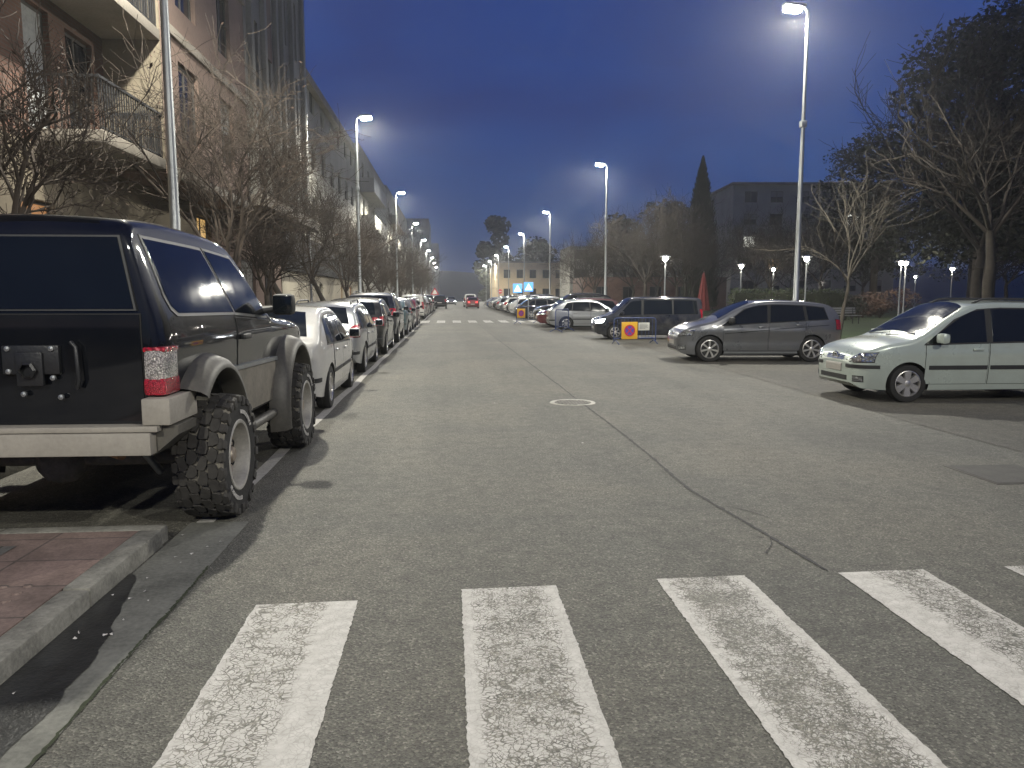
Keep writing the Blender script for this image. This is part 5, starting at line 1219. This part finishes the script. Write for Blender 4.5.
# folded red parasol on the lawn
r_ = thing('parasol', 'closed red parasol standing behind the grey people carrier', 'parasol', (15.2, 45, .09)); r_.scale = (.85, .85, .85)
m = MB(); m.tube([(0, 0, 0), (0, 0, 3.5)], .025, 8); m.lathe([(.001, 0), (.3, 0), (.28, .08), (.05, .1)], 14, 'z'); m.build('pole', M['galv'], r_, 40)
m = MB(); n = 40; G = []
for i in range(9):
    t = i / 8; z = .75 + 2.7 * t; G.append([(math.cos(2 * PI * j / n) * (.42 * (1 - t) ** .8 + .03) * (1 + .16 * math.cos(8 * 2 * PI * j / n)), math.sin(2 * PI * j / n) * (.42 * (1 - t) ** .8 + .03) * (1 + .16 * math.cos(8 * 2 * PI * j / n)), z) for j in range(n + 1)])
m.grid(G); m.build('canopy', M['redcloth'], r_, 60)

# ------------------------------------------------------------------ cars
make_offroader()
PROTO = {}
def car(kind, loc, rz, paint_, label, sc=1.0, group=None, swap=None, name=None):
    if kind not in PROTO:
        sp = dict(SPEC[kind]); sp['label'] = label; sp['paint'] = paint_; o = make_car(sp); PROTO[kind] = (o, paint_)
    else:
        o0, p0 = PROTO[kind]; sw = dict(swap or {})
        if paint_ != p0: sw[M['p_' + p0]] = M['p_' + paint_]
        o = copy_tree(o0, None, sw)
    o.location = loc; o.rotation_euler = (0, 0, rz); o.scale = (sc, sc, sc); o['label'] = label
    if 'group' in o: del o['group']
    if group: o['group'] = group
    return o
LG = 'cars parked nose to tail at the left kerb'; RG = 'cars parked side by side in the right bays'
car('matrix', (8.02, 11.62, 0), R(89), 'green', 'pale silver-green compact people carrier with dark rub strip, nearest on the right', .94)
car('mpv', (7.58, 18.72, 0), R(86), 'grey', 'dark grey compact people carrier parked beyond the silver-green one', .94)
car('van', (7.35, 28.3, 0), R(88.5), 'navy', 'dark blue passenger van with its headlights on behind the barrier with yellow sign', .83)
car('hatch', (-2.56, 12.3, 0), R(.6), 'white', 'white hatchback parked directly in front of the black off-roader', .99, LG)
car('estate', (-2.62, 17.5, 0), R(.3), 'silver', 'silver estate car with dark rear window, next ahead of the white hatchback', .98, LG)
car('mpv', (-2.60, 22.6, 0), R(.5), 'dark', 'black people carrier third ahead of the off-roader, before the tall dark one', .97, LG)
car('suv', (-2.66, 27.9, 0), 0, 'navy', 'tall dark blue sport utility car, fourth ahead of the off-roader', 1, LG)
car('hatch', (-2.58, 33.1, 0), 0, 'teal', 'blue-green hatchback with bright red tail lights in the left row', 1, LG, {M['redlamp']: M['redlit']})
car('estate', (-2.6, 38.3, 0), 0, 'grey', 'grey estate car behind the one with lit tail lights, left row', 1, LG)
car('hatch', (-2.6, 43.2, 0), 0, 'wine', 'wine-red hatchback, last in the left row before the far crossing', 1, LG)
kinds = ['van', 'hatch', 'mpv', 'estate', 'hatch', 'suv', 'mpv', 'hatch', 'estate', 'hatch', 'van', 'mpv', 'hatch', 'estate', 'suv', 'hatch', 'hatch']
cols = ['white', 'wine', 'silver', 'dark', 'white', 'black', 'red', 'silver', 'grey', 'blue', 'white', 'dark', 'beige', 'silver', 'black', 'white', 'grey']
CN = dict(van='van', hatch='hatchback', mpv='people carrier', estate='estate car', suv='sport utility car')
CC = dict(white='white', wine='wine-red', silver='silver', dark='charcoal', black='black', red='red', grey='grey', blue='blue', beige='beige', navy='dark blue', teal='blue-green', green='pale green')
for i in range(17):
    car(kinds[i], (-2.6 + rnd.uniform(-.08, .08), 54.5 + 5.5 * i, 0), R(rnd.uniform(-1, 1)), cols[i], CC[cols[i]] + ' ' + CN[kinds[i]] + ' parked ' + ORD[i] + ' past the far crossing in the left row', .9 if kinds[i] == 'van' else 1, LG)
car('hatch', (6.75, 36.6, 0), R(-90), 'silver', 'silver hatchback parked nose-in beyond the dark blue van', .98, RG)
car('estate', (6.7, 39.6, 0), R(90), 'wine', 'wine-red estate car just left of the silver hatchback facing the park', 1, RG)
car('suv', (6.9, 42.5, 0), R(90), 'dark', 'dark sport utility car, last on the right before the far crossing', 1, RG)
kk = ['hatch', 'estate', 'mpv', 'hatch', 'suv', 'hatch', 'estate', 'mpv', 'hatch', 'estate', 'hatch', 'suv', 'hatch', 'mpv', 'estate', 'hatch', 'hatch', 'mpv', 'hatch', 'estate']
kc = ['dark', 'navy', 'silver', 'white', 'black', 'silver', 'white', 'grey', 'navy', 'silver', 'red', 'dark', 'white', 'silver', 'beige', 'grey', 'white', 'blue', 'silver', 'white']
for i in range(20):
    car(kk[i], (7.0 + rnd.uniform(-.2, .2), 54.5 + 2.75 * i, 0), R(90 * (1 if (i * 7) % 3 else -1) + rnd.uniform(-2, 2)), kc[i], CC[kc[i]] + ' ' + CN[kk[i]] + ', ' + ORD[i] + ' past the far crossing in the right bays', 1, RG)
car('hatch', (2.9, 100, 0), R(0), 'red', 'red hatchback driving away with its tail lights on', 1.0, None, {M['redlamp']: M['redlit']})
car('van', (2.9, 112, 0), R(0), 'white', 'white van driving away ahead of the red hatchback', 1.0, None, {M['beam']: M['headlight']})
car('hatch', (.2, 138, 0), R(180), 'grey', 'oncoming car far down the street with glaring headlights', 1, None, {M['headlight']: M['beam']})
car('suv', (-1.3, 97, 0), R(0), 'black', 'dark car pulling out beside the far end of the left row', 1)

# ------------------------------------------------------------------ barriers and signs
def make_barrier(label, loc, rz, group=None):
    root = thing('crowd_barrier', label, 'barrier', loc, rz, group)
    m = MB(); r_ = .021; x0, x1 = -.88, .88
    m.tube([(x0, 0, .12), (x0, 0, .90), (x0 + .04, 0, .97), (x0 + .10, 0, 1.0), (x1 - .10, 0, 1.0), (x1 - .04, 0, .97), (x1, 0, .90), (x1, 0, .12)], r_, 8); m.tube([(x0, 0, .22), (x1, 0, .22)], r_ * .9, 8); m.build('frame', M['bluebar'], root, 50)
    m = MB()
    for i in range(1, 12): x = x0 + (x1 - x0) * i / 12; m.tube([(x, 0, .22), (x, 0, .99)], .008, 6)
    m.build('bars', M['bluebar'], root, 60)
    for x in (x0 + .08, x1 - .08):
        m = MB(); m.tube([(x, -.30, .01), (x, -.24, .05), (x, 0, .16), (x, .24, .05), (x, .30, .01)], .018, 8); m.build('foot', M['bluebar'], root, 50)
    return root
def no_stopping_plate(label, loc, rz, w=.52):
    root = thing('traffic_sign', label, 'sign', loc, rz)
    m = MB(); m.cbox(-w / 2, w / 2, -.012, .012, -w / 2, w / 2, .008); m.build('plate', M['yellow'], root, 35)
    def disc(nm, r0, r1, y, mat): 
        mm = MB(); T = Matrix.Translation((0, y, 0)) @ Matrix.Rotation(PI / 2, 4, 'X'); mm.lathe([(r0, 0), (r1, 0), (r1, .002), (r0, .002)], 40, 'z', 0, T, closed=True); mm.build(nm, M[mat], root, 40)
    k = w * .33
    disc('blue_disc', .0005, k, -.0135, 'signblue'); disc('red_ring', k * .80, k * 1.04, -.0165, 'signred')
    m = MB()
    for a in (45, -45): T = Matrix.Translation((0, -.018 if a > 0 else -.0195, 0)) @ Matrix.Rotation(R(a), 4, 'Y'); m.box(-k * .84, k * .84, -.001, .0005, -k * .10, k * .10, 0, T)
    m.build('red_cross', M['signred'], root)
    return root
ba = R(math.degrees(math.atan2(.9, 1.55)) * .5)
bb_ = make_barrier('blue tubular barrier carrying a yellow no-stopping sign beside the dark van', (6.17, 25.1, 0), R(10)); bb_.scale = (.86, 1, .87)
no_stopping_plate('yellow square no-stopping sign hung on the blue barrier by the van', (5.96, 25.0, .455), R(10), .57)
r_ = thing('notice', 'white paper notice fixed on the blue barrier next to the yellow sign', 'notice', (6.47, 25.09, .585), R(10))
m = MB(); m.cbox(-.20, .20, -.008, .004, -.13, .13, .003); m.build('sheet', M['paper'], r_, 35)
m = MB()
for z, a, b in ((.085, -.15, .10), (.045, -.16, .14), (.01, -.16, .12), (-.025, -.16, .15), (-.06, -.16, .05)): m.box(a, b, -.0105, -.0085, z - .006, z + .004)
m.build('print', M['ink'], r_)
make_barrier('blue tubular barrier seen almost end-on beside the silver hatchback', (5.05, 34.2, 0), R(62)); make_barrier('blue tubular barrier by the far crossing with a small yellow sign', (4.45, 44.0, 0), R(40))
no_stopping_plate('small yellow no-stopping sign on the barrier by the far crossing', (4.05, 43.55, .62), R(20))
def cross_sign(label, x, y, zc, w, pole=True, rz=0):
    root = thing('pedestrian_crossing_sign', label, 'sign', (x, y, 0), rz)
    m = MB(); m.cbox(-w / 2, w / 2, -.05, .05, zc - w / 2, zc + w / 2, .03); m.build('panel', M['litblue'], root, 35)
    if pole: m = MB(); m.tube([(0, .09, 0), (0, .09, zc + w / 2)], .035, 10); m.build('pole', M['galv'], root, 50)
    m = MB(); h = w * .40; m.prism([(-h, zc - h * .85), (h, zc - h * .85), (0, zc + h * .95)], -.056, -.051); m.build('triangle', M['litwhite'], root)
    m = MB(); s = w * .26; P = lambda x_, z_: (x_ * s, zc - h * .25 + z_ * s)
    m.lathe([(.001, 0), (.15 * s, 0), (.15 * s, .003), (.001, .003)], 14, 'z', 0, Matrix.Translation((*(P(.05, .98)[:1]), -.059, P(.05, .98)[1])) @ Matrix.Rotation(PI / 2, 4, 'X'))
    for poly_ in ([(-.13, .75), (.17, .75), (.14, .15), (-.12, .15)], [(-.12, .16), (.05, .16), (-.22, -.78), (-.42, -.78)], [(-.02, .16), (.14, .16), (.48, -.74), (.28, -.78)], [(.12, .72), (.2, .62), (.52, .22), (.42, .16)], [(-.1, .72), (-.2, .62), (-.46, .2), (-.36, .14)]):
        m.prism([P(*p) for p in poly_], -.060, -.057)
    m.build('walking_figure', M['ink'], root)
    return root
cross_sign('backlit blue pedestrian crossing sign on a pole at the far crossing', 5.2, 50.6, 2.2, .62)
cross_sign('second backlit blue crossing sign just left of and behind the nearer one', 5.3, 60.0, 2.2, .72)
r_ = thing('warning_sign', 'white warning triangle with red border above the left parked row', 'sign', (-1.95, 99, 0))
m = MB(); m.tube([(0, .05, 0), (0, .05, 2.6)], .035, 8); m.build('pole', M['galv'], r_, 50)
m = MB(); m.prism([(-.55, 1.75), (.55, 1.75), (0, 2.7)], -.012, .01); m.build('border', M['signred'], r_)
m = MB(); m.prism([(-.36, 1.86), (.36, 1.86), (0, 2.48)], -.016, -.0125); m.build('face', M['paper'], r_)
r_ = thing('no_entry_sign', 'round red sign by the corner of the stone building', 'sign', (11.1, 170, 0))
m = MB(); m.tube([(0, .05, 0), (0, .05, 2.9)], .04, 8); m.build('pole', M['galv'], r_, 50)
m = MB(); m.lathe([(.001, 0), (.5, 0), (.5, .02), (.001, .02)], 28, 'z', 0, Matrix.Translation((0, 0, 2.6)) @ Matrix.Rotation(PI / 2, 4, 'X')); m.build('disc', M['signred'], r_, 40)
m = MB(); m.box(-.36, .36, -.03, -.022, 2.52, 2.68); m.build('bar', M['paper'], r_)
# bench on the lawn
r_ = thing('park_bench', 'pale slatted bench on the lit lawn behind the sapling', 'bench', (21.5, 40, .095), R(15))
m = MB()
for i in range(4): m.cbox(-.9, .9, -.25 + i * .12, -.16 + i * .12, .43, .465, .008)
m.build('seat', M['white'], r_, 35); m = MB()
for i in range(3): m.cbox(-.9, .9, .235 + i * .02, .26 + i * .02, .55 + i * .12, .64 + i * .12, .008)
m.build('backrest', M['white'], r_, 35)
for x in (-.7, .7):
    m = MB(); m.tube([(x, -.22, 0), (x, -.22, .43)], .025, 8); m.tube([(x, .22, 0), (x, .21, .45), (x, .30, .86)], .025, 8); m.build('leg', M['rail'], r_, 40)

# ------------------------------------------------------------------ dusk sky
SUN_EL, SUN_ROT = R(2.2), R(215)
w = bpy.data.worlds.new('World'); S.world = w; w.use_nodes = True; nt = w.node_tree; bg = nt.nodes['Background']
sky = nt.nodes.new('ShaderNodeTexSky'); sky.sky_type = 'NISHITA'; sky.sun_disc = False; sky.sun_elevation = SUN_EL; sky.sun_rotation = SUN_ROT; sky.air_density = 1.0; sky.dust_density = .3; sky.ozone_density = 4.5
tc = N(nt, 'ShaderNodeTexCoord'); mp = N(nt, 'ShaderNodeMapping'); mp.inputs['Scale'].default_value = (1, 1, 3.2); L(nt, tc.outputs['Generated'], mp.inputs['Vector'])
cl = tex(nt, mp.outputs['Vector'], 2.3, 6, .55, .5)
air = mix(nt, 1, sky.outputs['Color'], (.40, .74, 1.0), 'MULTIPLY')
air = mix(nt, .62, air, (.22, .35, 1.52))                                   # thin dusk cloud evens the sky out
col = mix(nt, ramp(nt, cl, [(.42, 0), (.66, .7)]), air, (.16, .25, 1.0))   # darker cloud patches
L(nt, col, bg.inputs['Color']); bg.inputs['Strength'].default_value = .15
sd = bpy.data.lights.new('sun', 'SUN'); sd.energy = .01; sd.angle = R(30); sd.color = (.6, .7, 1)
so = bpy.data.objects.new('sun', sd); COL.objects.link(so); so.rotation_euler = (R(85), 0, R(-145))

# ------------------------------------------------------------------ thin volume added so the lamps glow, standing in for lens glare
m = MB(); m.box(-1300, 1300, -260, 1500, -6, 60); hz = m.build('glow_haze', None or (lambda mt: mt)(bpy.data.materials.new('glow_volume')))
mt = hz.data.materials[0]; mt.use_nodes = True; nt = mt.node_tree; nt.nodes.clear(); out = nt.nodes.new('ShaderNodeOutputMaterial'); pv = nt.nodes.new('ShaderNodeVolumePrincipled')
pv.inputs['Color'].default_value = (.93, .96, 1, 1); pv.inputs['Density'].default_value = .0007; pv.inputs['Anisotropy'].default_value = .74
nt.links.new(pv.outputs[0], out.inputs['Volume']); tag(hz, kind='stuff')
